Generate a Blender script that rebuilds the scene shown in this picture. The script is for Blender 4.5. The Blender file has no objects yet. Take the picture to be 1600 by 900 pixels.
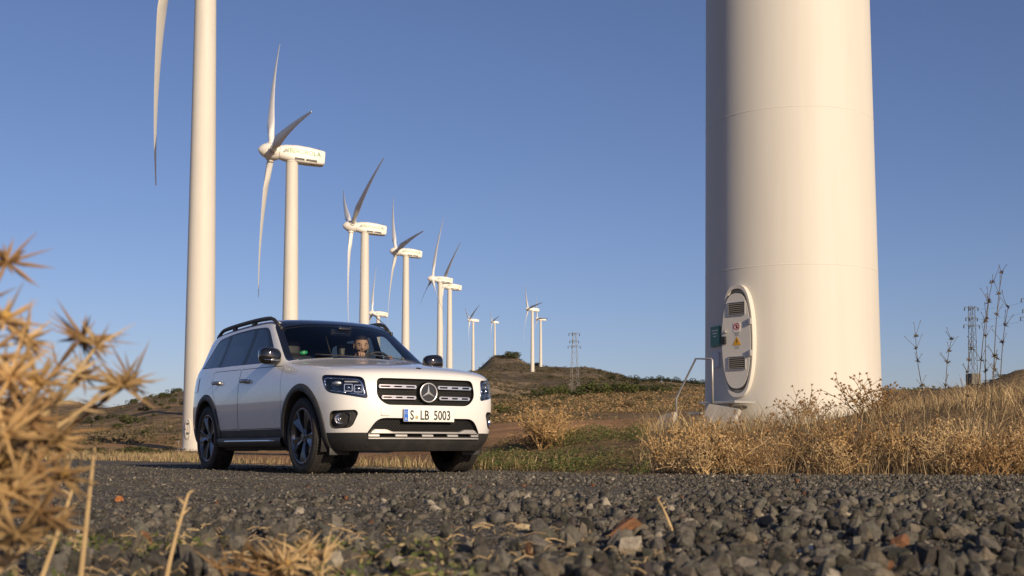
import bpy, bmesh, math, random
import numpy as np
from mathutils import Vector, Matrix, noise as mnoise
from mathutils.bvhtree import BVHTree
R = math.radians
random.seed(7); rng = np.random.default_rng(7)
sc = bpy.context.scene
col = sc.collection

# ---------------- camera, sky, sun, exposure ----------------
F_PX = 1911.0            # focal length in pixels of the 1600 px wide photograph
HOR = 701.0              # row of the horizon
PITCH = R(3.6)
CAM = Vector((0, 0, .24))
cd = bpy.data.cameras.new('camera'); cam = bpy.data.objects.new('camera', cd); col.objects.link(cam)
cd.sensor_width = 36; cd.lens = F_PX / 1600 * 36 * 1.0
cam.location = CAM; cam.rotation_euler = (R(90) + PITCH, 0, 0)
cd.shift_y = (HOR - 450 - F_PX * math.tan(PITCH)) / 1600
cd.clip_start = .05; cd.clip_end = 20000
cd.dof.use_dof = True; cd.dof.focus_distance = 11.8; cd.dof.aperture_fstop = 6.7
sc.camera = cam
SUN_AZ, SUN_EL = R(31), R(19)      # azimuth from straight behind the camera towards its right
sdir = Vector((math.sin(SUN_AZ) * math.cos(SUN_EL), -math.cos(SUN_AZ) * math.cos(SUN_EL), math.sin(SUN_EL)))
w = bpy.data.worlds.new('World'); sc.world = w; w.use_nodes = True
nt = w.node_tree; bg = nt.nodes['Background']
sky = nt.nodes.new('ShaderNodeTexSky'); sky.sky_type = 'NISHITA'; sky.sun_disc = False
sky.sun_elevation = SUN_EL; sky.sun_rotation = math.atan2(sdir.x, sdir.y)
sky.altitude = 900; sky.air_density = 1.0; sky.dust_density = 1.3; sky.ozone_density = 5.0
wb = nt.nodes.new('ShaderNodeVectorMath'); wb.operation = 'MULTIPLY'; wb.inputs[1].default_value = (1.12, .875, .90)    # white balance of the photograph
nt.links.new(sky.outputs[0], wb.inputs[0]); nt.links.new(wb.outputs[0], bg.inputs[0]); bg.inputs[1].default_value = .079
sl = bpy.data.lights.new('sun', 'SUN'); sl.energy = 3.9; sl.angle = R(.53); sl.color = (1, .81, .57)
so = bpy.data.objects.new('sun', sl); col.objects.link(so)
so.rotation_euler = (-sdir).to_track_quat('-Z', 'Y').to_euler()
sc.view_settings.view_transform = 'Standard'; sc.view_settings.look = 'None'
sc.view_settings.gamma = 1; sc.view_settings.use_curve_mapping = False
sc.view_settings.exposure = 0.38

def pix(px, py, Y):
    """point at forward distance Y seen at a pixel of the photograph (directions only; Y comes from the layout)"""
    return Vector(((px - 800) / F_PX * Y, Y, CAM.z + (HOR - py) / F_PX * Y))

# ---------------- helpers ----------------
def link(o, parent=None):
    col.objects.link(o)
    if parent: o.parent = parent
    return o
def tag(o, label=None, cat=None, group=None, kind=None):
    for k, v in (('label', label), ('category', cat), ('group', group), ('kind', kind)):
        if v: o[k] = v
    return o
def empty(name, loc=(0, 0, 0), rz=0):
    o = bpy.data.objects.new(name, None); o.location = loc; o.rotation_euler = (0, 0, rz); o.empty_display_size = .2
    return link(o)
def mesh(name, verts, faces, mat=None, parent=None, smooth=False):
    me = bpy.data.meshes.new(name); me.from_pydata([tuple(v) for v in verts], [], [tuple(f) for f in faces])
    if mat: me.materials.append(mat)
    if smooth: me.polygons.foreach_set('use_smooth', [True] * len(me.polygons))
    me.update()
    return link(bpy.data.objects.new(name, me), parent)
def np_mesh(name, V, Fc, n, mat, parent=None, smooth=False, colr=None):
    """V (k,3), Fc (m,n) faces of n corners each, colr (k,3) optional point colour"""
    me = bpy.data.meshes.new(name); V = np.asarray(V, np.float32); Fc = np.asarray(Fc, np.int32)
    me.vertices.add(len(V)); me.vertices.foreach_set('co', V.ravel())
    me.loops.add(Fc.size); me.loops.foreach_set('vertex_index', Fc.ravel())
    me.polygons.add(len(Fc)); me.polygons.foreach_set('loop_start', np.arange(0, Fc.size, n, dtype=np.int32))
    me.polygons.foreach_set('loop_total', np.full(len(Fc), n, np.int32))
    if smooth: me.polygons.foreach_set('use_smooth', np.ones(len(Fc), bool))
    if mat: me.materials.append(mat)
    if colr is not None:
        a = me.color_attributes.new('tint', 'FLOAT_COLOR', 'POINT')
        a.data.foreach_set('color', np.hstack([colr, np.ones((len(V), 1))]).astype(np.float32).ravel())
    me.update(); me.validate()
    return link(bpy.data.objects.new(name, me), parent)
def bm_obj(name, bm, mat, parent=None, smooth=True, angle=None):
    me = bpy.data.meshes.new(name); bm.normal_update(); bm.to_mesh(me); bm.free()
    if mat: me.materials.append(mat)
    if smooth:
        me.polygons.foreach_set('use_smooth', [True] * len(me.polygons))
        if angle: me.set_sharp_from_angle(angle=R(angle))
    me.update()
    return link(bpy.data.objects.new(name, me), parent)
def add_box(bm, c, s, rot=None, bev=0):
    r = bmesh.ops.create_cube(bm, size=1); vs = r['verts']
    for v in vs: v.co = Vector((v.co.x * s[0], v.co.y * s[1], v.co.z * s[2]))
    if bev:
        es = list({e for v in vs for e in v.link_edges})
        g = bmesh.ops.bevel(bm, geom=es, offset=bev, segments=2, affect='EDGES', profile=.7)
        vs = [v for v in bm.verts if v.is_valid and v in set(g['verts']) or v in set(vs) and v.is_valid]
        vs = list({v for v in vs if v.is_valid})
    m = Matrix.Translation(c) @ (rot.to_4x4() if rot else Matrix())
    bmesh.ops.transform(bm, matrix=m, verts=vs)
def add_tube(bm, pts, r, seg=8, cap=True):
    pts = [Vector(p) for p in pts]; n = len(pts); rs = r if hasattr(r, '__len__') else [r] * n
    rings = []; ref = None
    for i, p in enumerate(pts):
        t = (pts[min(i + 1, n - 1)] - pts[max(i - 1, 0)]).normalized()
        if ref is None: ref = t.orthogonal().normalized()
        ref = (ref - t * ref.dot(t)); ref = ref.normalized() if ref.length > 1e-6 else t.orthogonal().normalized()
        b = t.cross(ref)
        rings.append([bm.verts.new(p + (ref * math.cos(a) + b * math.sin(a)) * rs[i]) for a in [2 * math.pi * k / seg for k in range(seg)]])
    for a, b in zip(rings, rings[1:]):
        for k in range(seg): bm.faces.new((a[k], a[(k + 1) % seg], b[(k + 1) % seg], b[k]))
    if cap:
        bm.faces.new(rings[0][::-1]); bm.faces.new(rings[-1])
def add_lathe(bm, prof, seg=48, axis='Z', m=None, closed=False):
    """prof: (radius, height) pairs"""
    rings = []
    for (r, h) in prof:
        ring = []
        for k in range(seg):
            a = 2 * math.pi * k / seg; c, s = r * math.cos(a), r * math.sin(a)
            p = Vector((c, s, h)) if axis == 'Z' else (Vector((c, h, s)) if axis == 'Y' else Vector((h, c, s)))
            ring.append(bm.verts.new(m @ p if m else p))
        rings.append(ring)
    pr = list(zip(rings, rings[1:])) + ([(rings[-1], rings[0])] if closed else [])
    for a, b in pr:
        for k in range(seg): bm.faces.new((a[k], a[(k + 1) % seg], b[(k + 1) % seg], b[k]))
    return rings
def rpoly(pts, rad, n=5):
    """polygon with rounded corners; rad one number or one per corner"""
    out = []; N = len(pts)
    for i in range(N):
        p0, p, p1 = (Vector(pts[i - 1]), Vector(pts[i]), Vector(pts[(i + 1) % N])); r = rad[i] if hasattr(rad, '__len__') else rad
        a, b = (p0 - p), (p1 - p); la, lb = a.length, b.length; a.normalize(); b.normalize()
        d = min(r, la * .48, lb * .48)
        if d < 1e-5: out.append(p.copy()); continue
        for k in range(n + 1):
            t = k / n; q = p + a * d * (1 - t) ** 2 + b * d * t ** 2
            out.append(q)
    return [(q[0], q[1]) for q in out]
def offset_poly(poly, d):
    """d > 0 grows a counter-clockwise or clockwise polygon outwards"""
    N = len(poly); A = sum(poly[i - 1][0] * poly[i][1] - poly[i][0] * poly[i - 1][1] for i in range(N))
    s = 1 if A > 0 else -1; out = []
    for i in range(N):
        p0, p, p1 = Vector(poly[i - 1]), Vector(poly[i]), Vector(poly[(i + 1) % N])
        e0, e1 = (p - p0), (p1 - p)
        if e0.length < 1e-9: e0 = e1
        if e1.length < 1e-9: e1 = e0
        n0 = Vector((e0.y, -e0.x)).normalized() * s; n1 = Vector((e1.y, -e1.x)).normalized() * s
        m = (n0 + n1); m = m.normalized() if m.length > 1e-6 else n0
        out.append(tuple(p + m * d / max(.5, m.dot(n0))))
    return out
def in_poly(x, y, poly):
    c = False; j = len(poly) - 1
    for i in range(len(poly)):
        xi, yi = poly[i]; xj, yj = poly[j]
        if (yi > y) != (yj > y) and x < (xj - xi) * (y - yi) / (yj - yi) + xi: c = not c
        j = i
    return c
def text_mesh(name, body, size, mat, parent, matrix, extrude=.001, sx=1.0, align='CENTER', spacing=1.0, offset=0.0):
    cu = bpy.data.curves.new(name, 'FONT'); cu.body = body; cu.size = size; cu.extrude = extrude
    cu.align_x = align; cu.align_y = 'CENTER'; cu.resolution_u = 3; cu.space_character = spacing; cu.offset = offset
    t = bpy.data.objects.new(name, cu); col.objects.link(t)
    dg = bpy.context.evaluated_depsgraph_get(); me = bpy.data.meshes.new_from_object(t.evaluated_get(dg))
    col.objects.unlink(t); bpy.data.objects.remove(t)
    me.name = name; me.materials.clear(); me.materials.append(mat)
    me.transform(matrix @ Matrix.Diagonal((sx, 1, 1, 1)))
    return link(bpy.data.objects.new(name, me), parent)
def smooth01(a, b, x):
    t = np.clip((x - a) / (b - a), 0, 1); return t * t * (3 - 2 * t)

# ---------------- materials ----------------
def new_mat(name):
    m = bpy.data.materials.new(name); m.use_nodes = True
    return m, m.node_tree.nodes, m.node_tree.links, m.node_tree.nodes['Principled BSDF']
def plain(name, c, rough=.5, metal=0, var=.12, scale=8., bump=0., bscale=60., coat=0, spec=.5, coords='Object', dirt=None, stretch=None):
    """principled material with a little noise in colour and roughness"""
    m, N, L, b = new_mat(name)
    tc = N.new('ShaderNodeTexCoord'); no = N.new('ShaderNodeTexNoise'); no.inputs['Scale'].default_value = scale; no.inputs['Detail'].default_value = 5
    L.new(tc.outputs[coords], no.inputs['Vector'])
    mx = N.new('ShaderNodeMix'); mx.data_type = 'RGBA'
    mx.inputs[6].default_value = (*[v * (1 - var) for v in c], 1)
    mx.inputs[7].default_value = (*[min(1, v * (1 + var)) for v in c], 1)
    L.new(no.outputs[0], mx.inputs[0]); out = mx.outputs[2]
    if dirt:                       # (colour, amount, scale): patches of dust or stain
        n2 = N.new('ShaderNodeTexNoise'); n2.inputs['Scale'].default_value = dirt[2]; n2.inputs['Detail'].default_value = 8; n2.inputs['Roughness'].default_value = .65
        if stretch:
            mp = N.new('ShaderNodeMapping'); mp.inputs['Scale'].default_value = stretch; L.new(tc.outputs[coords], mp.inputs['Vector']); L.new(mp.outputs[0], n2.inputs['Vector'])
        else: L.new(tc.outputs[coords], n2.inputs['Vector'])
        rp = N.new('ShaderNodeMapRange'); rp.inputs[1].default_value = .45; rp.inputs[2].default_value = .8; rp.inputs[4].default_value = dirt[1]
        L.new(n2.outputs[0], rp.inputs[0])
        m2 = N.new('ShaderNodeMix'); m2.data_type = 'RGBA'; L.new(rp.outputs[0], m2.inputs[0]); L.new(out, m2.inputs[6]); m2.inputs[7].default_value = (*dirt[0], 1)
        out = m2.outputs[2]
    L.new(out, b.inputs['Base Color'])
    mr = N.new('ShaderNodeMapRange'); mr.inputs[3].default_value = max(.02, rough * .85); mr.inputs[4].default_value = min(1, rough * 1.15)
    L.new(no.outputs[0], mr.inputs[0]); L.new(mr.outputs[0], b.inputs['Roughness'])
    b.inputs['Metallic'].default_value = metal; b.inputs['Coat Weight'].default_value = coat; b.inputs['Coat Roughness'].default_value = .03
    b.inputs['Specular IOR Level'].default_value = spec
    if bump:
        n3 = N.new('ShaderNodeTexNoise'); n3.inputs['Scale'].default_value = bscale; n3.inputs['Detail'].default_value = 4; L.new(tc.outputs[coords], n3.inputs['Vector'])
        bp = N.new('ShaderNodeBump'); bp.inputs['Strength'].default_value = bump; bp.inputs['Distance'].default_value = .01
        L.new(n3.outputs[0], bp.inputs['Height']); L.new(bp.outputs[0], b.inputs['Normal'])
    return m
def glass(name, tint, rough=0.0, ior=1.5):
    """thin pane: tinted see-through plus a mirror reflection that grows at grazing angles"""
    m, N, L, b = new_mat(name); N.remove(b); out = N['Material Output']
    tr = N.new('ShaderNodeBsdfTransparent'); tr.inputs[0].default_value = (*tint, 1)
    gl = N.new('ShaderNodeBsdfGlossy'); gl.inputs['Roughness'].default_value = rough
    lw = N.new('ShaderNodeLayerWeight'); lw.inputs[0].default_value = .5           # facing term: the same from both sides of the pane
    pw = N.new('ShaderNodeMath'); pw.operation = 'POWER'; L.new(lw.outputs['Facing'], pw.inputs[0]); pw.inputs[1].default_value = 5
    f0 = ((ior - 1) / (ior + 1)) ** 2 * 1.6
    mr = N.new('ShaderNodeMapRange'); mr.inputs[3].default_value = f0; mr.inputs[4].default_value = 1; L.new(pw.outputs[0], mr.inputs[0])
    mx = N.new('ShaderNodeMixShader'); L.new(mr.outputs[0], mx.inputs[0]); L.new(tr.outputs[0], mx.inputs[1]); L.new(gl.outputs[0], mx.inputs[2])
    L.new(mx.outputs[0], out.inputs[0])
    return m
# ======================= TERRAIN =======================
KY = np.array([30, 60, 114, 200, 300, 400, 500, 650, 900, 1100, 1500, 2500, 8000], float)
TAB = {   # photograph column: ground height (m) at the distances KY
    -700: [0, .1, .3, 2.5, 6, 10, 15, 24, 32, 36, 36, 36, 36],
    60:   [0, .1, .3, 2.5, 6, 10, 15, 26, 31, 33, 34, 34, 34],
    110:  [0, .1, .3, 2.6, 6.5, 11, 16, 24.5, 30, 31, 31, 31, 31],
    165:  [0, .1, .2, 2.8, 7, 12, 16, 20.5, 22, 22, 22, 22, 22],
    205:  [0, .1, .1, 3, 8.5, 14.5, 18.6, 20, 20, 20, 20, 20, 20],
    250:  [0, .1, 0, 3.4, 10.5, 17.5, 22.8, 23, 23, 23, 23, 23, 23],
    290:  [0, .1, -.2, 3.6, 11, 18.5, 23.9, 24, 24, 24, 24, 24, 24],
    340:  [0, .1, -.2, 2, 8, 15, 22, 24, 24, 24, 24, 24, 24],
    452:  [0, .1, -.1, -.3, 4, 9, 14, 20, 28, 30, 30, 30, 30],
    568:  [.1, .3, .6, 2, 5.4, 10, 16, 21, 28, 30, 30, 30, 30],
    633:  [.1, .5, 1.2, 3.5, 9, 15.5, 19, 24, 32, 36, 36, 36, 36],
    690:  [.2, .8, 2, 4.5, 9.5, 15, 21.5, 29, 47, 60, 62, 62, 62],
    739:  [.25, 1.2, 3, 6.5, 11, 16, 22, 35, 57, 67, 93, 93, 93],
    773:  [.3, 1.4, 3.6, 7.5, 12, 16, 21, 33, 55, 72, 113, 113, 113],
    800:  [.3, 1.5, 4, 8, 12.5, 16, 20, 31, 55, 73, 113, 113, 113],
    832:  [.3, 1.6, 4.2, 8.3, 12.8, 16, 20, 30, 56, 73, 101, 101, 101],
    915:  [.3, 1.6, 4.3, 8.5, 13.6, 17, 22, 32, 56, 73, 90, 90, 90],
    965:  [.3, 1.6, 4.3, 8.7, 13.8, 18, 23, 33, 52, 68, 78, 78, 78],
    1010: [.35, 1.6, 4.4, 9, 14, 19, 24, 33, 50, 54, 54, 54, 54],
    1070: [.5, 1.8, 4.6, 9.4, 15, 20, 25.5, 33, 47, 48, 48, 48, 48],
    1230: [.9, 2.2, 5, 9.8, 15, 20, 25, 31, 40, 40, 40, 40, 40],
    1390: [1.55, 3.0, 5.5, 10.0, 14, 18, 22, 26, 30, 30, 30, 30, 30],
    1520: [1.72, 3.1, 5.6, 10.3, 14, 18, 22, 26, 30, 30, 30, 30, 30],
    1600: [2.15, 3.2, 5.7, 10.3, 14, 18, 22, 26, 30, 30, 30, 30, 30],
    2300: [2.3, 3.2, 5.7, 10.3, 14, 18, 22, 26, 30, 30, 30, 30, 30]}
TPX = np.array(sorted(TAB), float); TZ = np.array([TAB[int(k)] for k in TPX])
EX = np.array([-60, -30, -6, -3, -.2, 1.1, 4.5, 12, 40.]); EY = np.array([76, 47, 22, 17.5, 13.6, 11.2, 10.7, 10.0, 4.])   # far edge of the gravel road
def road_edge(X): return np.interp(X, EX, EY)
_perm = rng.random((256, 256))
def vnoise(x, y):
    xi, yi = np.floor(x).astype(int), np.floor(y).astype(int); fx, fy = x - xi, y - yi
    fx, fy = fx * fx * (3 - 2 * fx), fy * fy * (3 - 2 * fy); g = lambda a, b: _perm[a % 256, b % 256]
    return (g(xi, yi) * (1 - fx) + g(xi + 1, yi) * fx) * (1 - fy) + (g(xi, yi + 1) * (1 - fx) + g(xi + 1, yi + 1) * fx) * fy - .5
def fbm(x, y, o=4):
    return sum(vnoise(x * 2 ** k + 17.3 * k, y * 2 ** k + 5.1 * k) * .5 ** k for k in range(o))
def near_h(X, Y):
    s = Y - road_edge(X)
    z = .52 * smooth01(0, 6.5, s) * smooth01(.4, 2.4, X) + .50 * smooth01(3.2, 8, X) * smooth01(.2, 6, s)
    z = z + .36 * smooth01(.2, 5.5, s) * (1 - smooth01(.4, 2.4, X)) * smooth01(-4, 0, X)
    z = z + .05 * fbm(X * .7, Y * .7) * smooth01(0, 2, s)
    rough = .020 * fbm(X * 1.6, Y * 1.6, 3) + .012 * fbm(X * 6, Y * 6, 2)
    heap = .055 * np.exp(-((X - 1.15) / .75) ** 2 - ((Y - 4.3) / 1.1) ** 2) + .035 * np.exp(-((X + .2) / .5) ** 2 - ((Y - 4.6) / .9) ** 2)
    near = 1 - smooth01(8.5, 11, Y)
    return z + (rough * .8 + heap + .012) * near * (1 - smooth01(-1, 0, s)) + .006 * fbm(X * 3, Y * 3, 3)
def height(X, Y):
    X = np.asarray(X, float); Y = np.asarray(Y, float)
    Yc = np.maximum(Y, 1.0); px = np.clip(800 + F_PX * X / Yc, TPX[0], TPX[-1]); rr = np.clip(Yc, KY[0], KY[-1])
    i = np.clip(np.searchsorted(TPX, px) - 1, 0, len(TPX) - 2); t = (px - TPX[i]) / (TPX[i + 1] - TPX[i]); t = t * t * (3 - 2 * t) * .5 + t * .5
    j = np.clip(np.searchsorted(KY, rr) - 1, 0, len(KY) - 2); u = (rr - KY[j]) / (KY[j + 1] - KY[j])
    zf = (TZ[i, j] * (1 - t) + TZ[i + 1, j] * t) * (1 - u) + (TZ[i, j + 1] * (1 - t) + TZ[i + 1, j + 1] * t) * u
    zf = zf + fbm(X / 55., Y / 55., 5) * .0042 * np.clip(Yc - 70, 0, 1200) + .10 * fbm(X / 6, Y / 6, 3) * smooth01(40, 80, Yc)
    zf = np.where(Y < 1, 0, zf); zn = near_h(X, Y)
    b = smooth01(19, 30, Y)
    return np.where(Y < 19, zn, zn * (1 - b) + zf * b)
def hz(x, y): return float(height(np.array([x]), np.array([y]))[0])

def land_tint(X, Y):
    """colour of the land cover itself: crushed stone, red earth, dry grass, scrub-covered hill"""
    px = 800 + F_PX * X / np.maximum(Y, 1); s = Y - road_edge(X); n = fbm(X / 9, Y / 9, 4); nb = fbm(X / 60 + 3, Y / 60, 5)
    C = np.empty((len(X), 3)); 
    grav = np.array([.115, .103, .084]); dry = np.array([.30, .205, .105]); red = np.array([.50, .285, .135]); hill = np.array([.175, .128, .075]); pale = np.array([.42, .30, .17]); tan = np.array([.36, .24, .125])
    C[:] = dry
    def put(mask, c):
        C[:] = C * (1 - mask[:, None]) + c * mask[:, None]
    left = 1 - smooth01(300, 420, px)
    put(smooth01(26, 34, Y) * left, tan)
    put(smooth01(16, 19, Y + 3 * n) * (1 - smooth01(58, 66, Y + 8 * n)) * smooth01(330, 420, px + 40 * n) * (1 - smooth01(1000, 1060, px + 60 * n)), red)
    put(smooth01(60, 75, Y) * smooth01(-.05, .25, n + .1) * .6, hill)
    put(smooth01(190, 330, Y + 160 * nb) * (1 - left), hill); put(smooth01(170, 300, Y + 200 * nb) * left * .35, hill)
    put(smooth01(.10, .2, nb) * smooth01(150, 260, Y) * .55, tan)
    put(((px > 700) & (px < 828)).astype(float) * smooth01(560, 600, Y + 100 * n) * (1 - smooth01(690, 730, Y + 120 * n)), pale)
    put(left * smooth01(.02, .12, nb + .4 * n) * smooth01(90, 130, Y) * (1 - smooth01(280, 330, Y)), np.array([.46, .27, .12]))
    put(1 - smooth01(-.25, .35, s + .5 * n), grav)
    return C

def build_terrain():
    ang = np.concatenate([np.linspace(-180, -31, 40, endpoint=False), np.linspace(-31, 31, 420), np.linspace(31, 180, 40)[1:]]); ang = np.radians(ang)
    rad = np.concatenate([[.0], .45 * 1.0345 ** np.arange(0, 290)]); rad = rad[rad < 8500]
    A, Rr = np.meshgrid(ang, rad, indexing='ij'); X = (Rr * np.sin(A)).ravel(); Y = (Rr * np.cos(A)).ravel()
    Z = height(X, Y); Z = np.where(Y < 1.2, np.minimum(Z, .03), Z); V = np.stack([X, Y, Z], 1)
    T = land_tint(X, Y); na, nr = len(ang), len(rad)
    i, j = np.meshgrid(np.arange(na - 1), np.arange(nr - 1), indexing='ij'); a = (i * nr + j).ravel(); Q = np.stack([a, a + nr, a + nr + 1, a + 1], 1)[:, ::-1]
    cx, cy = X[Q].mean(1), Y[Q].mean(1); road = (cy - road_edge(cx) < 0) & (np.hypot(cx, cy) < 120)
    return V, T, Q, road
def terrain_mat(name, gravel):
    m, N, L, b = new_mat(name); at = N.new('ShaderNodeAttribute'); at.attribute_name = 'tint'; ge = N.new('ShaderNodeNewGeometry')
    def noise(scale, det=6, rough=.6):
        n = N.new('ShaderNodeTexNoise'); n.inputs['Scale'].default_value = scale; n.inputs['Detail'].default_value = det; n.inputs['Roughness'].default_value = rough
        L.new(ge.outputs['Position'], n.inputs['Vector']); return n.outputs[0]
    def mul(col_, fac_, lo, hi):
        mr = N.new('ShaderNodeMapRange'); mr.inputs[1].default_value = .3; mr.inputs[2].default_value = .7; mr.inputs[3].default_value = lo; mr.inputs[4].default_value = hi; L.new(fac_, mr.inputs[0])
        vm = N.new('ShaderNodeVectorMath'); vm.operation = 'SCALE'; L.new(col_, vm.inputs[0]); L.new(mr.outputs[0], vm.inputs['Scale']); return vm.outputs[0]
    c = at.outputs['Color']
    if gravel:
        c = mul(c, noise(3, 5), .8, 1.2); vo = N.new('ShaderNodeTexVoronoi'); vo.inputs['Scale'].default_value = 55; L.new(ge.outputs['Position'], vo.inputs['Vector'])
        sp = N.new('ShaderNodeSeparateColor'); L.new(vo.outputs['Color'], sp.inputs[0]); c = mul(c, sp.outputs[0], .55, 1.6)
        bp = N.new('ShaderNodeBump'); bp.inputs['Strength'].default_value = 1; bp.inputs['Distance'].default_value = .02; L.new(vo.outputs['Distance'], bp.inputs['Height']); bp.invert = True; L.new(bp.outputs[0], b.inputs['Normal'])
    else:
        c = mul(c, noise(.03, 9, .7), .65, 1.35); c = mul(c, noise(.16, 8, .75), .6, 1.4); c = mul(c, noise(4, 6, .7), .75, 1.25)
        def over(col_, scale, lo, hi, amt, c2, det=8):        # patches of rock or scrub laid over the soil
            mr = N.new('ShaderNodeMapRange'); mr.inputs[1].default_value = lo; mr.inputs[2].default_value = hi; mr.inputs[4].default_value = amt; L.new(noise(scale, det, .72), mr.inputs[0])
            fd = N.new('ShaderNodeVectorMath'); fd.operation = 'LENGTH'; L.new(ge.outputs['Position'], fd.inputs[0]); f2 = N.new('ShaderNodeMapRange'); f2.inputs[1].default_value = 100; f2.inputs[2].default_value = 260; L.new(fd.outputs['Value'], f2.inputs[0])
            mm = N.new('ShaderNodeMath'); mm.operation = 'MULTIPLY'; L.new(mr.outputs[0], mm.inputs[0]); L.new(f2.outputs[0], mm.inputs[1])
            mx = N.new('ShaderNodeMix'); mx.data_type = 'RGBA'; L.new(mm.outputs[0], mx.inputs[0]); L.new(col_, mx.inputs[6]); mx.inputs[7].default_value = (*c2, 1); return mx.outputs[2]
        c = over(c, .035, .54, .60, .8, (.36, .27, .17)); c = over(c, .11, .53, .58, .85, (.06, .055, .03)); c = over(c, .30, .55, .60, .8, (.045, .045, .025))
        bp = N.new('ShaderNodeBump'); bp.inputs['Strength'].default_value = .9; bp.inputs['Distance'].default_value = .25; L.new(noise(1.2, 8, .75), bp.inputs['Height']); b3 = N.new('ShaderNodeBump'); b3.inputs['Strength'].default_value = .8; b3.inputs['Distance'].default_value = 6; L.new(noise(.06, 10, .75), b3.inputs['Height']); L.new(bp.outputs[0], b3.inputs['Normal']); L.new(b3.outputs[0], b.inputs['Normal'])
    L.new(c, b.inputs['Base Color']); b.inputs['Roughness'].default_value = .95; b.inputs['Specular IOR Level'].default_value = .2
    return m
_V, _T, _Q, _road = build_terrain()
def sub_mesh(name, mask, mat):
    Q = _Q[mask]; u, inv = np.unique(Q, return_inverse=True)
    o = np_mesh(name, _V[u], inv.reshape(Q.shape), 4, mat, None, True, _T[u]); o['kind'] = 'structure'; return o
ground = sub_mesh('ground', ~_road, terrain_mat('earth_and_dry_scrub', False))
road = sub_mesh('gravel_road', _road, terrain_mat('crushed_stone', True))
# ======================= WIND TURBINES =======================
M_tower = plain('cream_white_steel', (.60, .575, .52), .6, 0, .03, .6, dirt=((.44, .37, .28), .30, 1.6), spec=.35, stretch=(1, 1, .06))
M_nac = plain('nacelle_white', (.72, .70, .65), .42, 0, .04, 1.2, dirt=((.42, .34, .24), .25, .8))
M_blade = plain('blade_white', (.74, .73, .70), .35, 0, .03, 1)
M_green = plain('lettering_green', (.07, .22, .02), .5)
M_grey = plain('lettering_grey', (.30, .32, .28), .5)
M_vent = plain('dark_vent', (.05, .048, .045), .6)
HUBH, ROT = 48.0, 25.5
def prof_tower():
    p = [(1.62, -.6), (1.62, .06), (1.515, .08)]
    for k in range(19):
        z = .1 + 2.62 * k; r = 1.5 - .0117 * z
        p += [(r, z)]
    p += [(.95, 46.6), (1.0, 46.65), (1.0, 46.9)]
    return p
b2 = bmesh.new(); add_lathe(b2, prof_tower(), 72, 'Z'); _tw = bm_obj('tower', b2, M_tower, None, True, 30); ME_TOWER = _tw.data; col.objects.unlink(_tw)
def rrect(w_, h_, r, n=5):
    out = []
    for (cx, cz, a0) in ((w_ / 2 - r, h_ / 2 - r, 0), (-w_ / 2 + r, h_ / 2 - r, 90), (-w_ / 2 + r, -h_ / 2 + r, 180), (w_ / 2 - r, -h_ / 2 + r, 270)):
        for k in range(n + 1): a = R(a0 + 90 * k / n); out.append((cx + r * math.cos(a), cz + r * math.sin(a)))
    return out
b2 = bmesh.new(); rings = []
for (x, w_, h_, r, zc) in ((2.15, 1.9, 2.0, .9, .0), (2.10, 2.1, 2.2, 1.0, 0), (1.2, 2.3, 2.55, .85, .05), (-.5, 2.4, 2.75, .55, .05), (-2.5, 2.4, 2.7, .45, .02), (-4.9, 2.2, 2.35, .40, -.05), (-5.15, 2.05, 2.15, .40, -.05)):
    rings.append([b2.verts.new((x, y, z + zc)) for (y, z) in rrect(w_, h_, r)])
for a, b in zip(rings, rings[1:]):
    for k in range(len(a)): b2.faces.new((a[k], a[(k + 1) % len(a)], b[(k + 1) % len(a)], b[k]))
b2.faces.new(rings[0]); b2.faces.new(rings[-1][::-1]); bmesh.ops.recalc_face_normals(b2, faces=b2.faces)
def take(o): me = o.data; bpy.data.objects.remove(o); return me
ME_NAC = take(bm_obj('nacelle', b2, M_nac, None, True, 40))
b2 = bmesh.new(); add_lathe(b2, [(1.02, 2.16), (1.28, 2.25), (1.36, 2.9), (1.34, 3.6), (1.22, 4.2), (.95, 4.75), (.55, 5.2), (.2, 5.42), (.0, 5.46)], 36, 'X')
for k in range(3):
    m = Matrix.Rotation(2 * math.pi * k / 3, 4, 'X') @ Matrix.Translation((3.3, 0, 0)); add_lathe(b2, [(.74, 1.0), (.74, 1.5), (.62, 1.55)], 20, 'Z', m)
ME_SPIN = take(bm_obj('spinner', b2, M_nac, None, True, 40))
b2 = bmesh.new(); rows = []
for t in np.linspace(0, 1, 26):
    r = 1.3 + (ROT - 1.3) * t
    if t < .06: ch, th = 1.05, 1.05
    else:
        u = (t - .06) / .94; ch = 1.05 + .65 * float(smooth01(0, .17, u)) if u < .17 else 1.70 - 1.42 * ((u - .17) / .83) ** .85; th = ch * (.85 * (1 - float(smooth01(0, .17, u))) + .20 - .08 * u)
    tw = R(16) * (1 - t) ** 2 + R(24) * float(smooth01(0, .08, t)); flex = -1.6 * t ** 2.2; ring = []
    for k in range(16):
        a = 2 * math.pi * k / 16; cx = math.cos(a); yy = ch * (.5 * cx - .12 * (1 if t > .06 else 0)) ; xx = th * .5 * math.sin(a) * (1 - .55 * max(0, -cx) * (t > .06))
        ring.append(b2.verts.new((xx * math.cos(tw) - yy * math.sin(tw) + flex, xx * math.sin(tw) + yy * math.cos(tw), r)))
    rows.append(ring)
for a, b in zip(rows, rows[1:]):
    for k in range(16): b2.faces.new((a[k], a[(k + 1) % 16], b[(k + 1) % 16], b[k]))
b2.faces.new(rows[-1]); b2.faces.new(rows[0][::-1]); bmesh.ops.recalc_face_normals(b2, faces=b2.faces)
ME_BLADE = take(bm_obj('blade', b2, M_blade, None, True, 60))
TXM = Matrix(((-1, 0, 0, 0), (0, 0, 1, 0), (0, 1, 0, 0), (0, 0, 0, 1)))
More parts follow.
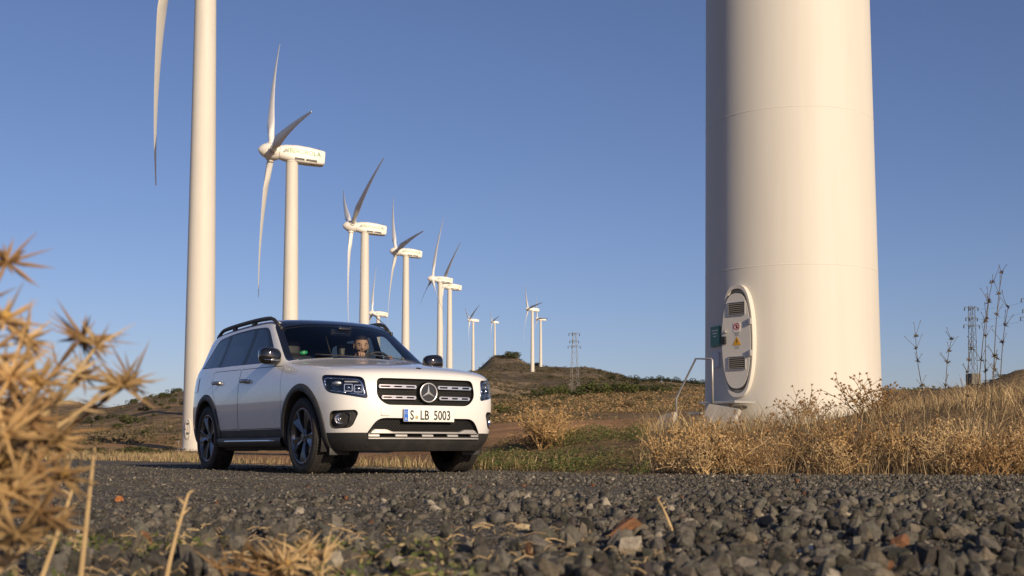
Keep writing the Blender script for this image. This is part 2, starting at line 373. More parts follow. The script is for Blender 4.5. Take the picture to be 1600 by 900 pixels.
_o = text_mesh('lettering', 'IBERDROLA', 1.02, M_green, None, Matrix.Translation((-1.75, 1.19, .30)) @ TXM, .012, 1.0); ME_TEXT = take(_o)
b2 = bmesh.new()
for (cx, cz, a, l, wd) in ((1.25, .25, 60, .75, .20), (.95, .18, 100, .62, .18), (1.45, .02, 15, .6, .16)):
    n = 8; L_ = []
    for k in range(2 * n):
        t = (k if k <= n else 2 * n - k) / n; s = 1 if k <= n else -1; p = Vector((l * (t - .5), s * wd * math.sin(math.pi * t))); c_, s_ = math.cos(R(a)), math.sin(R(a))
        L_.append(b2.verts.new((cx - (p.x * c_ - p.y * s_), 1.205, cz + p.x * s_ + p.y * c_)))
    b2.faces.new(L_)
ME_LOGO = take(bm_obj('logo', b2, M_grey, None, False))
ME_VENT = []
for (x0, x1) in ((-.3, -1.9), (-2.1, -3.9)):
    b2 = bmesh.new(); add_box(b2, ((x0 + x1) / 2, 1.17, -.84), (abs(x1 - x0), .06, .34), bev=.02); ME_VENT.append(take(bm_obj('vent', b2, M_vent, None, False)))
b2 = bmesh.new(); add_tube(b2, [(-4.3, 0, 1.1), (-4.3, 0, 1.75)], .03, 6); add_tube(b2, [(-4.3, -.25, 1.6), (-4.3, .25, 1.6)], .02, 6); add_box(b2, (-4.0, .3, 1.25), (.3, .25, .25)); ME_MAST = take(bm_obj('weather_mast', b2, M_vent, None, False))
def turbine(X, Y, zb, yaw, phi, label, group=None, full=True):
    t = empty('wind_turbine', (X, Y, zb), yaw); tag(t, label, 'wind turbine', group)
    def part(nm, me, par, m=None):
        o = bpy.data.objects.new(nm, me); link(o, par)
        if m is not None: o.matrix_local = m
        return o
    part('tower', ME_TOWER, t)
    tilt = Matrix.Translation((0, 0, HUBH)) @ Matrix.Rotation(R(-4), 4, 'Y')
    n = part('nacelle', ME_NAC, t, tilt)
    if full: part('lettering', ME_TEXT, n); part('logo', ME_LOGO, n); [part('vent', q, n) for q in ME_VENT]; part('weather_mast', ME_MAST, n)
    part('spinner', ME_SPIN, t, tilt @ Matrix.Rotation(R(-phi), 4, 'X'))
    for k in range(3): part('blade', ME_BLADE, t, tilt @ Matrix.Translation((3.3, 0, 0)) @ Matrix.Rotation(R(-phi - 120 * k), 4, 'X'))
    return t
YAW = R(200)
# the near tower on the right
T0 = Vector((4.86, 21.2, .52))
t0 = turbine(T0.x, T0.y, T0.z, YAW, 330, 'huge cream tower of the turbine with an oval door rising from dry grass')
for zs in (2.72, 5.34, 7.96):
    b2 = bmesh.new(); rs_ = 1.5 - .0117 * zs; add_lathe(b2, [(rs_ - .004, zs - .014), (rs_ + .0035, zs - .006), (rs_ + .0035, zs + .006), (rs_ - .004, zs + .014)], 72, 'Z'); bm_obj('weld_seam', b2, M_tower, t0)
# (column, hub row, pixels per metre, rotor angle, label)
FAR = [
    (311, None, 16.7, 219, 'turbine with thick white tower right behind the car, its rotor above the picture'),
    (452, 236, 9.8, 330, 'largest whole wind turbine, directly behind the roof of the car'),
    (568, 354, 6.5, 302, 'wind turbine with clear green lettering, second in the row behind the car'),
    (633, 393, 4.85, 324, 'wind turbine above the right side of the windscreen, third in the row'),
    (590, 490, 3.0, 350, 'wind turbine almost hidden by the car roof, only nacelle and blade showing'),
    (687, 436, 3.8, 12, 'wind turbine half covered by the turbine in front, over the bonnet of the car'),
    (702, 447, 3.6, 50, 'wind turbine over the bonnet with another turbine just behind its rotor'),
    (739, 500, 1.75, 303, 'small wind turbine at the left foot of the rocky hill'),
    (773, 503, 1.23, 318, 'tiny wind turbine on top of the rocky hill'),
    (832, 483, 2.1, 325, 'wind turbine on the hillside, the larger of a close pair'),
    (845, 498, 1.63, 335, 'wind turbine on the hillside, the smaller of a close pair')]
t1 = None
for k, (px, hy, s, phi, lab) in enumerate(FAR):
    Y = F_PX / s; X = (px - 800) / F_PX * Y; zb = hz(X, Y)
    if hy is not None:
        want = CAM.z + (HOR - hy) / s - HUBH; zb = want if abs(want - zb) < .14 * HUBH * max(1, Y / 400) else zb
    t = turbine(X, Y, zb, YAW + R(rng.uniform(-2, 2)), phi, lab, 'wind turbines in a row across the hills', s > 2.5)
    if k == 0: t1 = t; T1 = Vector((X, Y, zb))
# ---- door, signs and stair of the near tower ----
M_door = plain('door_cream', (.66, .63, .57), .42, 0, .04, 3, dirt=((.45, .38, .28), .2, 3))
M_galv = plain('galvanised_steel', (.48, .47, .45), .45, .6, .1, 8)
M_slat = plain('vent_slat_grey', (.20, .18, .15), .6)
M_conc = plain('concrete_slab', (.40, .37, .32), .9, 0, .15, 6, bump=.4, bscale=40)
def oval(w_, h_, n=40):   # tall oval: straight flanks, half-round ends slightly pointed
    pts = []
    for k in range(n):
        a = 2 * math.pi * k / n; c, s = math.cos(a), math.sin(a); pts.append((math.copysign(abs(c) ** .72, c) * w_ / 2, math.copysign(abs(s) ** .93, s) * h_ / 2))
    return pts
def door_set(tower, T, az, z0):
    """door on a tower: az = azimuth of its outward normal in the world"""
    nrm = Vector((math.cos(az), math.sin(az), 0)); rt = Vector((-math.sin(az), math.cos(az), 0))      # rt points to the viewer's right when facing the door
    rt = -rt if False else rt
    m = Matrix(((rt.x, 0, nrm.x, 0), (rt.y, 0, nrm.y, 0), (0, 1, 0, 0), (0, 0, 0, 1))); 
    r = 1.5; m.translation = Vector((T.x, T.y, T.z + z0)) + nrm * (r - .06)
    par = tower.matrix_basis.inverted()
    def put(nm, bmx, mat, parent, smooth=False, angle=40):
        bmesh.ops.recalc_face_normals(bmx, faces=bmx.faces); o = bm_obj(nm, bmx, mat, None, smooth, angle); o.data.transform(par @ m); o.parent = parent; return o
    def plate(bmx, poly, d0, d1):
        a = [bmx.verts.new((x, y, d0)) for x, y in poly]; b = [bmx.verts.new((x, y, d1)) for x, y in poly]; n = len(poly)
        for k in range(n): bmx.faces.new((a[k], a[(k + 1) % n], b[(k + 1) % n], b[k]))
        bmx.faces.new(b)
    def ring(bmx, p, q, d0, d1):
        n = len(p); L_ = [[bmx.verts.new((x, y, d)) for x, y in pl] for pl, d in ((p, d0), (p, d1), (q, d1), (q, d0))]
        for a, b in zip(L_, L_[1:]):
            for k in range(n): bmx.faces.new((a[k], a[(k + 1) % n], b[(k + 1) % n], b[k]))
    bmx = bmesh.new(); ring(bmx, oval(.64, 1.87), oval(.575, 1.74), -.15, .115); fr = put('door_frame', bmx, M_tower, tower, True)
    bmx = bmesh.new(); plate(bmx, oval(.58, 1.58), -.05, .135); dr = put('door', bmx, M_door, tower, True)
    bmx = bmesh.new(); ring(bmx, oval(.60, 1.62), oval(.565, 1.555), .10, .128); put('door_seal', bmx, M_vent, dr, True)
    for zc in (.53, -.37):
        bmx = bmesh.new(); add_box(bmx, (.02, zc, .137), (.33, .20, .006)); put('vent_recess', bmx, M_vent, dr)
        bmx = bmesh.new()
        for (cx, cy, sx, sy) in ((.02, zc + .105, .345, .014), (.02, zc - .105, .345, .014), (.02 - .168, zc, .014, .20), (.02 + .168, zc, .014, .20)): add_box(bmx, (cx, cy, .143), (sx, sy, .016))
        put('vent_frame', bmx, M_galv, dr)
        for k in range(6):
            bmx = bmesh.new(); add_box(bmx, (.02, zc - .08 + .032 * k, .146), (.325, .020, .004), Matrix.Rotation(R(-35), 3, 'X')); put('vent_slat', bmx, M_slat, dr)
    bmx = bmesh.new(); add_box(bmx, (.02, .22, .137), (.135, .155, .004)); put('sign_plate', bmx, M_plate_w, dr)
    bmx = bmesh.new(); ring(bmx, [(.02 + .060 * math.cos(a), .235 + .060 * math.sin(a)) for a in np.linspace(0, 2 * math.pi, 28, endpoint=False)], [(.02 + .047 * math.cos(a), .235 + .047 * math.sin(a)) for a in np.linspace(0, 2 * math.pi, 28, endpoint=False)], .137, .1415); add_box(bmx, (.02, .235, .1405), (.105, .012, .002), Matrix.Rotation(R(-45), 3, 'Z')); put('prohibition_sign', bmx, M_sred, dr)
    bmx = bmesh.new(); add_box(bmx, (.02, .238, .1398), (.026, .05, .001)); add_box(bmx, (.028, .215, .1398), (.05, .014, .001), Matrix.Rotation(R(30), 3, 'Z')); put('hand_symbol', bmx, M_ink2, dr)
    bmx = bmesh.new()
    for k, wd in enumerate((.09, .075, .085)): add_box(bmx, (.02, .125 - .02 * k, .1378), (wd, .007, .001))
    put('small_print', bmx, M_grey, dr)['kind'] = 'stuff'
    bmx = bmesh.new(); plate(bmx, [(-.065, -.075), (.105, -.075), (.02, .07)], .136, .139); put('warning_triangle', bmx, M_syel, dr)
    bmx = bmesh.new(); plate(bmx, [(.03, .035), (.006, -.012), (.022, -.012), (.008, -.055), (.038, .002), (.022, .002)], .139, .141); put('lightning_symbol', bmx, M_ink2, dr)
    bmx = bmesh.new()
    for k in range(2): add_box(bmx, (.02, -.10 - .025 * k, .1378), (.10 - .02 * k, .009, .001))
    put('small_print', bmx, M_grey, dr)['kind'] = 'stuff'
    bmx = bmesh.new(); add_box(bmx, (-.235, .02, .155), (.075, .13, .045), bev=.008); put('lock_box', bmx, M_ink2, dr, True)
    bmx = bmesh.new(); add_lathe(bmx, [(0, .19), (.022, .19), (.026, .14)], 14, 'Z', Matrix.Translation((-.20, .16, 0))); put('door_knob', bmx, M_galv, dr, True)
    for zc in (.30, -.22):
        bmx = bmesh.new(); add_box(bmx, (.285, zc, .14), (.05, .10, .05), bev=.008); put('hinge', bmx, M_galv, dr, True)
    return nrm, rt, m
M_plate_w = plain('sign_white', (.72, .70, .66), .5); M_sred = plain('sign_red', (.50, .03, .02), .5); M_syel = plain('sign_yellow', (.72, .36, .02), .5); M_ink2 = plain('sign_black', (.02, .02, .02), .5)
camaz = math.atan2(-T0.y, -T0.x)
DAZ = camaz - R(34.5); n0, r0, m0 = door_set(t0, T0, DAZ, 1.50)
camaz1 = math.atan2(-T1.y, -T1.x); door_set(t1, T1, camaz1 - R(40), 2.2)
# green notice and grey box on the shaded flank
par = t0.matrix_basis.inverted()
for (nm, da, zc, w_, h_, mt_) in (('notice_board', -57, 1.62, .30, .34, plain('notice_green', (.05, .20, .13), .5)), ('notice_sheet', -57, 1.22, .24, .26, plain('notice_pale', (.50, .52, .55), .5))):
    a = camaz + R(da); nr = Vector((math.cos(a), math.sin(a), 0)); rr_ = Vector((-math.sin(a), math.cos(a), 0)); mm = Matrix(((rr_.x, 0, nr.x, 0), (rr_.y, 0, nr.y, 0), (0, 1, 0, 0), (0, 0, 0, 1))); mm.translation = Vector((T0.x, T0.y, T0.z + zc)) + nr * 1.495
    bmx = bmesh.new(); add_box(bmx, (0, 0, 0), (w_, h_, .03), bev=.004)
    o = bm_obj(nm, bmx, mt_, None, False); o.data.transform(par @ mm); o.parent = t0
    if nm == 'notice_board':
        bmx = bmesh.new()
        for k in range(3): add_box(bmx, (0, .10 - .05 * k, .016), (.20 - .05 * k, .016, .002))
        o2 = bm_obj('small_print', bmx, M_plate_w, None, False); o2.data.transform(par @ mm); o2.parent = o; o2['kind'] = 'stuff'
# entrance platform with a handrail
def stair(T, az, lab, big=True):
    nrm = Vector((math.cos(az), math.sin(az), 0)); rt = Vector((-math.sin(az), math.cos(az), 0))
    e = empty('entrance_stair', (T.x, T.y, T.z)); tag(e, lab, 'stair')
    def P(u, d, z): return nrm * (1.5 + d) + rt * u + Vector((0, 0, z))
    rot = Matrix(((rt.x, nrm.x, 0), (rt.y, nrm.y, 0), (0, 0, 1)))
    bmx = bmesh.new(); add_box(bmx, P(-.02, .30, .47), (.72, .55, .04), rot, .006); bm_obj('platform', bmx, M_galv, e, False)
    for k in range(2):
        bmx = bmesh.new(); add_box(bmx, P(-.50 - .26 * k, .30, .30 - .17 * k), (.25, .55, .03), rot, .005); bm_obj('step', bmx, M_galv, e, False)
    for d in (.10, .52):
        bmx = bmesh.new(); add_box(bmx, P(-.10, d, .22), (.05, .05, .46), rot); bm_obj('leg', bmx, M_galv, e, False)
    bmx = bmesh.new(); add_tube(bmx, [P(-.86, .58, -.05), P(-.86, .58, .56), P(-.44, .58, 1.20), P(-.12, .58, 1.18), P(-.10, .58, 1.16), P(-.10, .58, .45)], .017, 8); bm_obj('handrail', bmx, M_galv, e, True)
    return e, P, rot
e0, P0, rot0 = stair(T0, DAZ, 'grey steel entrance steps with bent handrail at the oval tower door')
stair(T1, camaz1 - R(55), 'small steel entrance steps at the foot of the thick white tower behind the car')
for (u, d, z, s, ry, lab) in ((.16, .78, .14, (.62, .08, .55), 24, 'large pale concrete slab leaning in the grass under the tower door'), (-.80, .95, .02, (.36, .07, .6), -30, 'narrow pale concrete slab leaning beside the foot of the handrail')):
    b2 = bmesh.new(); p = P0(u, d, z); add_box(b2, (0, 0, 0), s, bev=.012)
    for v in b2.verts: v.co += Vector((mnoise.noise(v.co * 9), mnoise.noise(v.co * 9 + Vector((5, 0, 0))), mnoise.noise(v.co * 9 + Vector((0, 7, 0))))) * .012
    o = bm_obj('concrete_slab', b2, M_conc, None, False); o.location = T0 + p; o.rotation_euler = (R(-28), R(ry * .4), math.atan2(rot0[1][0], rot0[0][0])); tag(o, lab, 'slab')
# ---- lattice pylons ----
M_pyl = plain('pylon_steel', (.17, .165, .155), .6, .2, .15, 3); M_pyl_d = plain('pylon_dark_steel', (.07, .07, .07), .6, .3)
def pylon(px, Y, zb, H, w0, w1, lab, mat, base=0):
    X = (px - 800) / F_PX * Y; e = empty('lattice_pylon', (X, Y, zb), R(12)); tag(e, lab, 'pylon')
    def c(k, z): hw = w0 + (w1 - w0) * z / H; return Vector(((-1, 1, 1, -1)[k] * hw, (-1, -1, 1, 1)[k] * hw, z))
    for k in range(4):
        bmx = bmesh.new(); add_tube(bmx, [c(k, base), c(k, H)], .045, 4); bm_obj('leg', bmx, mat, e, False)
    n = 11
    for k in range(4):
        bmx = bmesh.new()
        for i in range(n):
            za, zb_ = base + (H - base) * i / n, base + (H - base) * (i + 1) / n; a, b = (k, (k + 1) % 4) if i % 2 else ((k + 1) % 4, k); add_tube(bmx, [c(a, za), c(b, zb_)], .026, 4)
        bm_obj('lattice_bracing', bmx, mat, e, False)
    for (z, l) in ((H - .3, 1.3), (H - 2.0, 1.1), (H - 3.2, 1.5)):
        bmx = bmesh.new(); add_tube(bmx, [(-l, 0, z), (l * .9, 0, z)], .07, 4); add_tube(bmx, [(-l * .2, -.8, z - .2), (l * .2, .8, z - .2)], .05, 4); ca = bm_obj('crossarm', bmx, M_pyl_d, e, False)
        for x in (-l, l * .9, -l * .4):
            bmx = bmesh.new(); add_lathe(bmx, [(.03, .0), (.11, -.1), (.05, -.15), (.12, -.28), (.05, -.34), (.12, -.46), (.03, -.6)], 8, 'Z', Matrix.Translation((x, 0, z))); bm_obj('insulator', bmx, M_pyl_d, ca)
    if base:
        bmx = bmesh.new(); add_box(bmx, (0, 0, base / 2), (1.7, 1.7, base), bev=.05); bm_obj('concrete_foot', bmx, plain('weathered_concrete', (.16, .145, .12), .9, 0, .2, 2), e, False)
    return e
pylon(898, 277, hz((898 - 800) / F_PX * 277, 277) - .3, 14.4, .95, .34, 'tall lattice pylon standing before the rocky hill', M_pyl)
pylon(1522, 200, 8.3, 15.4, .55, .36, 'dark lattice pylon on a concrete foot behind the grassy bank', M_pyl_d, 4.2)
pylon(1612, 190, 8.3, 15.6, .55, .36, 'dark pylon cut off by the picture edge, behind the grassy bank', M_pyl_d, 2)
# sagging wires between the two dark pylons
b2 = bmesh.new(); A = Vector(((1522 - 800) / F_PX * 200, 200, 23.2)); B = Vector(((1612 - 800) / F_PX * 190, 190, 23.4))
for dz in (0, -1.7, -2.9):
    add_tube(b2, [A.lerp(B, t) + Vector((0, 0, dz - .5 * 4 * t * (1 - t))) for t in np.linspace(0, 1, 12)], .012, 4)
o = bm_obj('power_line', b2, M_pyl_d, None); o['kind'] = 'stuff'; tag(o, 'thin power line wires between the dark pylons', 'wires')
# ======================= CAR =======================
CAR_TH = R(31.9)
car = empty('car', (-1.25, 12.09, 0), math.atan2(-math.cos(CAR_TH), math.sin(CAR_TH)))
tag(car, 'white compact SUV with black roof rails and five-spoke wheels driving on gravel', 'car')
M_paint = plain('white_pearl_paint', (.74, .735, .72), .28, 0, .02, 3, coat=1.0, dirt=((.60, .54, .45), .10, 1.6))
M_clad = plain('black_textured_plastic', (.022, .022, .023), .55, 0, .2, 30, bump=.15, bscale=600, dirt=((.16, .13, .10), .25, 5))
M_star = plain('star_silver', (.74, .74, .75), .25, .55, .03, 6)
M_gloss = plain('black_gloss_trim', (.008, .008, .010), .08, 0, .1, 4, coat=1)
M_mat = plain('black_window_trim', (.010, .010, .011), .38, 0, .1, 6, spec=.3)
M_dark = plain('dark_interior_trim', (.012, .012, .013), .7, 0, .2, 12)
M_chrome = plain('chrome', (.78, .78, .79), .12, 1, .03, 6)
M_silver = plain('satin_silver', (.42, .41, .40), .42, 1, .05, 10)
M_rim = plain('dark_alloy', (.15, .155, .165), .28, .85, .1, 10, coat=.6)
M_tyre = plain('tyre_rubber', (.020, .019, .018), .78, 0, .2, 25, bump=.25, bscale=220, dirt=((.13, .11, .085), .35, 6))
M_red = plain('red_rim_line', (.35, .03, .02), .4)
M_pane = glass('windscreen_glass', (.80, .84, .84), 0, 1.5)
M_pane_dk = glass('privacy_glass', (.12, .13, .145), 0, 1.6)
M_pane_side = glass('side_glass', (.62, .66, .68), 0, 1.55)
M_lens = glass('lamp_lens', (.80, .84, .9), 0, 1.5)
M_plate = plain('plate_white', (.78, .78, .74), .4, 0, .02)
M_ink = plain('plate_black', (.012, .012, .012), .5)
M_blue = plain('plate_blue', (.015, .13, .55), .4)
M_disc = plain('brake_steel', (.62, .58, .52), .3, 1, .08, 20)
M_lamp = plain('lamp_bowl', (.80, .80, .82), .10, 1, .02)

LV = [.22, .30, .44, .60, .76, .90]
WB = [.80, .872, .893, .908, .914, .908]
ST = [.44, .12, -.25, -.62, -1.0, -1.5, -2.0, -2.5, -3.0, -3.35]
DW = [-.024, -.005, 0, 0, 0, 0, 0, 0, -.008, -.035]
ZT = [.985, 1.015, 1.05, 1.085, 1.098, 1.11, 1.12, 1.132, 1.142, 1.14]
YT = [.835, .852, .862, .868, .870, .870, .870, .868, .858, .835]
SS = [0, .28, .55, .80, 1.0]
XF = [.80, .868, .897, .905, .897, .874, .805]; YCF = [.72, .79, .815, .825, .825, .81, .765]; ZF = LV + [.955]
XR = [-3.66, -3.71, -3.735, -3.735, -3.715, -3.695, -3.672]; YCR = [.70, .78, .82, .83, .83, .82, .79]; ZR = LV + [1.12]
def side_low():
    rows = []
    rows.append([Vector((XF[v] - .19, YCF[v], ZF[v])) for v in range(7)])
    for i, x in enumerate(ST):
        rows.append([Vector((x, WB[v] + DW[i], LV[v])) for v in range(6)] + [Vector((x, YT[i], ZT[i]))])
    rows.append([Vector((XR[v] + .13, YCR[v], ZR[v])) for v in range(7)])
    return rows
XL = [-.62, -1.0, -1.5, -2.0, -2.5, -3.0, -3.35, XR[6] + .13]
XRF = [-1.32, -1.49, -1.76, -2.1, -2.5, -2.95, -3.22, -3.42]
ZRE = [1.578, 1.603, 1.615, 1.618, 1.612, 1.597, 1.565, 1.53]
XRC = [-1.20, -1.42, -1.72, -2.1, -2.5, -2.97, -3.28, -3.52]
ZRC = [1.612, 1.636, 1.65, 1.655, 1.652, 1.637, 1.608, 1.575]
TG = [0, .12, .42, .72, 1.0]
def cage():
    bm = bmesh.new(); V = {}
    def v(p):
        k = (round(p.x, 5), round(p.y, 5), round(p.z, 5))
        if k not in V: V[k] = bm.verts.new(p)
        return V[k]
    def quad(a, b, c, d):
        q = []
        for p in (a, b, c, d):
            w_ = v(p)
            if w_ not in q: q.append(w_)
        if len(q) >= 3:
            try: bm.faces.new(q)
            except ValueError: pass
    def grid(G):
        for a, b in zip(G, G[1:]):
            for k in range(len(a) - 1):
                quad(a[k], a[k + 1], b[k + 1], b[k])
                m = [Vector((p.x, -p.y, p.z)) for p in (a[k], b[k], b[k + 1], a[k + 1])]
                quad(*m)
    S = side_low(); grid(S)
    # front and rear faces: rows by level, columns from the centre line to the corner
    def cross(pc, pe, fx, fz, ss=SS):
        out = []
        for s in ss:
            out.append(Vector((pc.x + (pe.x - pc.x) * fx(s), pe.y * s, pc.z + (pe.z - pc.z) * fz(s))))
        out[-1] = pe.copy(); return out
    fr = lambda s: .16 * s * s + .84 * s ** 5
    front = [cross(Vector((XF[k], 0, ZF[k] + (.012 if k == 6 else 0))), S[0][k], fr, lambda s: s ** 2) for k in range(7)]
    grid(front[::-1])
    rear = [cross(Vector((XR[k], 0, ZR[k])), S[-1][k], fr, lambda s: s ** 2) for k in range(7)]
    grid(rear)
    # hood
    HC = [(.64, 1.012), (.28, 1.062), (-.07, 1.106), (-.40, 1.148)]
    hood = [front[6]] + [cross(Vector((x, 0, z)), S[1 + i][6], lambda s: s ** 2.2, lambda s: s ** 3.2) for i, (x, z) in enumerate(HC)]
    grid(hood[::-1])
    # greenhouse sides
    G = []
    for i in range(8):
        lo = S[4 + i][6]; row = []
        for t in TG:
            yt = lo.y + (.665 - (.03 if i > 6 else 0) - lo.y) * (t * .86 + .14 * min(1, t / .12))
            row.append(Vector((lo.x + (XRF[i] - lo.x) * t, yt, lo.z + (ZRE[i] - lo.z) * t)))
        row[0] = lo.copy(); G.append(row)
    grid(G)
    ws = []
    c0, c1 = Vector((-.40, 0, 1.148)), Vector((XRC[0], 0, ZRC[0]))
    for k, t in enumerate(TG):
        pc = c0.lerp(c1, t) + Vector((.012, 0, .02)) * math.sin(math.pi * t)
        ws.append(cross(pc, G[0][k], lambda s: s ** 2.2, lambda s: s ** 3))
    ws[0] = hood[-1]; grid(ws[::-1])
    rw = []
    c0, c1 = Vector((XR[6], 0, ZR[6])), Vector((XRC[-1], 0, ZRC[-1]))
    for k, t in enumerate(TG): rw.append(cross(c0.lerp(c1, t), G[-1][k], fr, lambda s: s ** 2.4))
    rw[0] = rear[6]; grid(rw)
    roof = [cross(Vector((XRC[i], 0, ZRC[i])), G[i][4], lambda s: s ** 2.2, lambda s: s ** 3.4) for i in range(8)]
    roof[0] = ws[-1]; roof[-1] = rw[-1]; grid(roof[::-1])
    bmesh.ops.recalc_face_normals(bm, faces=bm.faces)
    return bm
_b = cage(); _me = bpy.data.meshes.new('cage'); _b.to_mesh(_me); _b.free()
_o = bpy.data.objects.new('cage', _me); col.objects.link(_o)
_s = _o.modifiers.new('s', 'SUBSURF'); _s.levels = 3; _s.render_levels = 3
_dg = bpy.context.evaluated_depsgraph_get(); smooth_me = bpy.data.meshes.new_from_object(_o.evaluated_get(_dg))
col.objects.unlink(_o); bpy.data.objects.remove(_o)
# outward orientation check
_c = sum(p.normal.z * p.area for p in smooth_me.polygons if p.center.z > 1.4)
if _c < 0: smooth_me.flip_normals()
BODY = BVHTree.FromPolygons([v.co[:] for v in smooth_me.vertices], [p.vertices[:] for p in smooth_me.polygons])
bm = bmesh.new(); bm.from_mesh(smooth_me); bm.normal_update()
nl = bm.verts.layers.float_vector.new('nrm'); rl = bm.faces.layers.int.new('reg')
for v in bm.verts: v[nl] = v.normal
REG = {'body': 0}
UX, UY, UZ = Vector((1, 0, 0)), Vector((0, 1, 0)), Vector((0, 0, 1))
def cut(poly, U, V, filt, region, only=None):
    """split the body surface along a projected outline and give the faces inside it a region"""
    rid = REG.setdefault(region, len(REG)); us = [p[0] for p in poly]; vs = [p[1] for p in poly]
    b = (min(us) - .06, max(us) + .06, min(vs) - .06, max(vs) + .06)
    def uv(c): return U.dot(c), V.dot(c)
    cand = set()
    for f in bm.faces:
        c = f.calc_center_median(); u, v_ = uv(c)
        if b[0] < u < b[1] and b[2] < v_ < b[3] and filt(c, f.normal): cand.add(f)
    n = len(poly)
    for i in range(n):
        p, q = poly[i], poly[(i + 1) % n]
        e = Vector((q[0] - p[0], q[1] - p[1]))
        if e.length < 1e-6: continue
        nn = (U * e.y - V * e.x).normalized(); co = U * p[0] + V * p[1]
        lo = (min(p[0], q[0]) - 1e-4, min(p[1], q[1]) - 1e-4); hi = (max(p[0], q[0]) + 1e-4, max(p[1], q[1]) + 1e-4)
        sel = []
        for f in cand:
            if not f.is_valid: continue
            w_ = [uv(x.co) for x in f.verts]
            if max(a[0] for a in w_) < lo[0] or min(a[0] for a in w_) > hi[0] or max(a[1] for a in w_) < lo[1] or min(a[1] for a in w_) > hi[1]: continue
            sel.append(f)
        if not sel: continue
        geom = list(sel) + list({x for f in sel for x in f.edges}) + list({x for f in sel for x in f.verts})
        r = bmesh.ops.bisect_plane(bm, geom=geom, dist=1e-6, plane_co=co, plane_no=nn)
        cand = {f for f in cand if f.is_valid} | {g for g in r['geom'] if isinstance(g, bmesh.types.BMFace)}
    for f in cand:
        if not f.is_valid: continue
        c = f.calc_center_median()
        if (only is None or f[rl] in [REG[o] for o in only]) and in_poly(*uv(c), poly): f[rl] = rid
side = lambda c, n: abs(c.y) > .5 and abs(n.y) > .15
anyf = lambda c, n: True
# black lower cladding
cut([(.30, .10), (.30, .385), (1.0, .385), (1.0, .10)], UX, UZ, anyf, 'cladding')
cut([(-2.5, .10), (-2.5, .435), (-.33, .435), (-.33, .10)], UX, UZ, anyf, 'cladding')
cut([(-4.0, .10), (-4.0, .47), (-3.12, .47), (-3.12, .10)], UX, UZ, anyf, 'cladding')
# doors with a real gap
FD = rpoly([(-.50, .44), (-.47, .75), (-.53, 1.062), (-1.715, 1.088), (-1.735, .44)], [.05, .2, .05, .03, .05])
RD = rpoly([(-1.742, .44), (-1.722, 1.088), (-2.66, 1.108), (-2.63, .92), (-2.44, .72), (-2.36, .44)], [.05, .03, .06, .3, .3, .05])
for P, nm in ((FD, 'front_door'), (RD, 'rear_door')):
    cut(P, UX, UZ, side, 'gap'); cut(offset_poly(P, -.006), UX, UZ, side, nm)
# hood with a gap
HP = rpoly([(.70, -.30), (.66, -.60), (.40, -.735), (-.52, -.80), (-.40, -.4), (-.385, 0), (-.40, .4), (-.52, .80), (.40, .735), (.66, .60), (.70, .30)], .05, 3)
top = lambda c, n: n.z > .45 and .85 < c.z < 1.25 and c.x > -.7
cut(HP, UX, UY, top, 'gap'); cut(offset_poly(HP, -.005), UX, UY, top, 'hood')
# side windows
DLO = rpoly([(-.80, 1.112), (-1.385, 1.525), (-1.8, 1.546), (-2.5, 1.542), (-2.97, 1.500), (-3.27, 1.172)], [.03, .12, .3, .3, .08, .05])
gh = lambda c, n: abs(c.y) > .5 and c.z > 1.0 and abs(n.y) > .3
cut(DLO, UX, UZ, gh, 'window_trim')
cut(rpoly([(-.99, 1.136), (-1.425, 1.505), (-1.68, 1.518), (-1.68, 1.136)], [.02, .08, .03, .02]), UX, UZ, gh, 'front_window')
cut(rpoly([(-1.79, 1.138), (-1.79, 1.521), (-2.50, 1.518), (-2.52, 1.150)], [.02, .03, .03, .02]), UX, UZ, gh, 'rear_window')
cut(rpoly([(-2.62, 1.155), (-2.60, 1.514), (-2.95, 1.476), (-3.20, 1.186)], [.02, .03, .07, .04]), UX, UZ, gh, 'quarter_window')
# windscreen and rear screen
wsf = lambda c, n: n.x > .25 and -1.5 < c.x < -.36 and c.z > 1.08
WS = rpoly([(-.79, 1.110), (-.45, 1.138), (0, 1.160), (.45, 1.138), (.79, 1.110), (.665, 1.548), (.42, 1.600), (0, 1.610), (-.42, 1.600), (-.665, 1.548)], [.03, .3, .3, .3, .03, .05, .3, .3, .3, .05], 4)
WG = rpoly([(-.735, 1.125), (-.45, 1.146), (0, 1.168), (.45, 1.146), (.735, 1.125), (.625, 1.51), (.40, 1.556), (0, 1.566), (-.40, 1.556), (-.625, 1.51)], [.04, .3, .3, .3, .04, .06, .3, .3, .3, .06], 4)
cut(WS, UY, UZ, wsf, 'windscreen_frame'); cut(WG, UY, UZ, wsf, 'windscreen')
rwf = lambda c, n: n.x < -.4 and c.x < -3.3 and c.z > 1.1
cut(rpoly([(-.60, 1.18), (.60, 1.18), (.50, 1.50), (-.50, 1.50)], .05), UY, UZ, rwf, 'rear_screen')
# black panoramic roof
cut(rpoly([(-1.10, -.60), (-1.10, .60), (-3.32, .57), (-3.32, -.57)], .05), UX, UY, lambda c, n: c.z > 1.5 and n.z > .5, 'roof_panel', only=['body'])
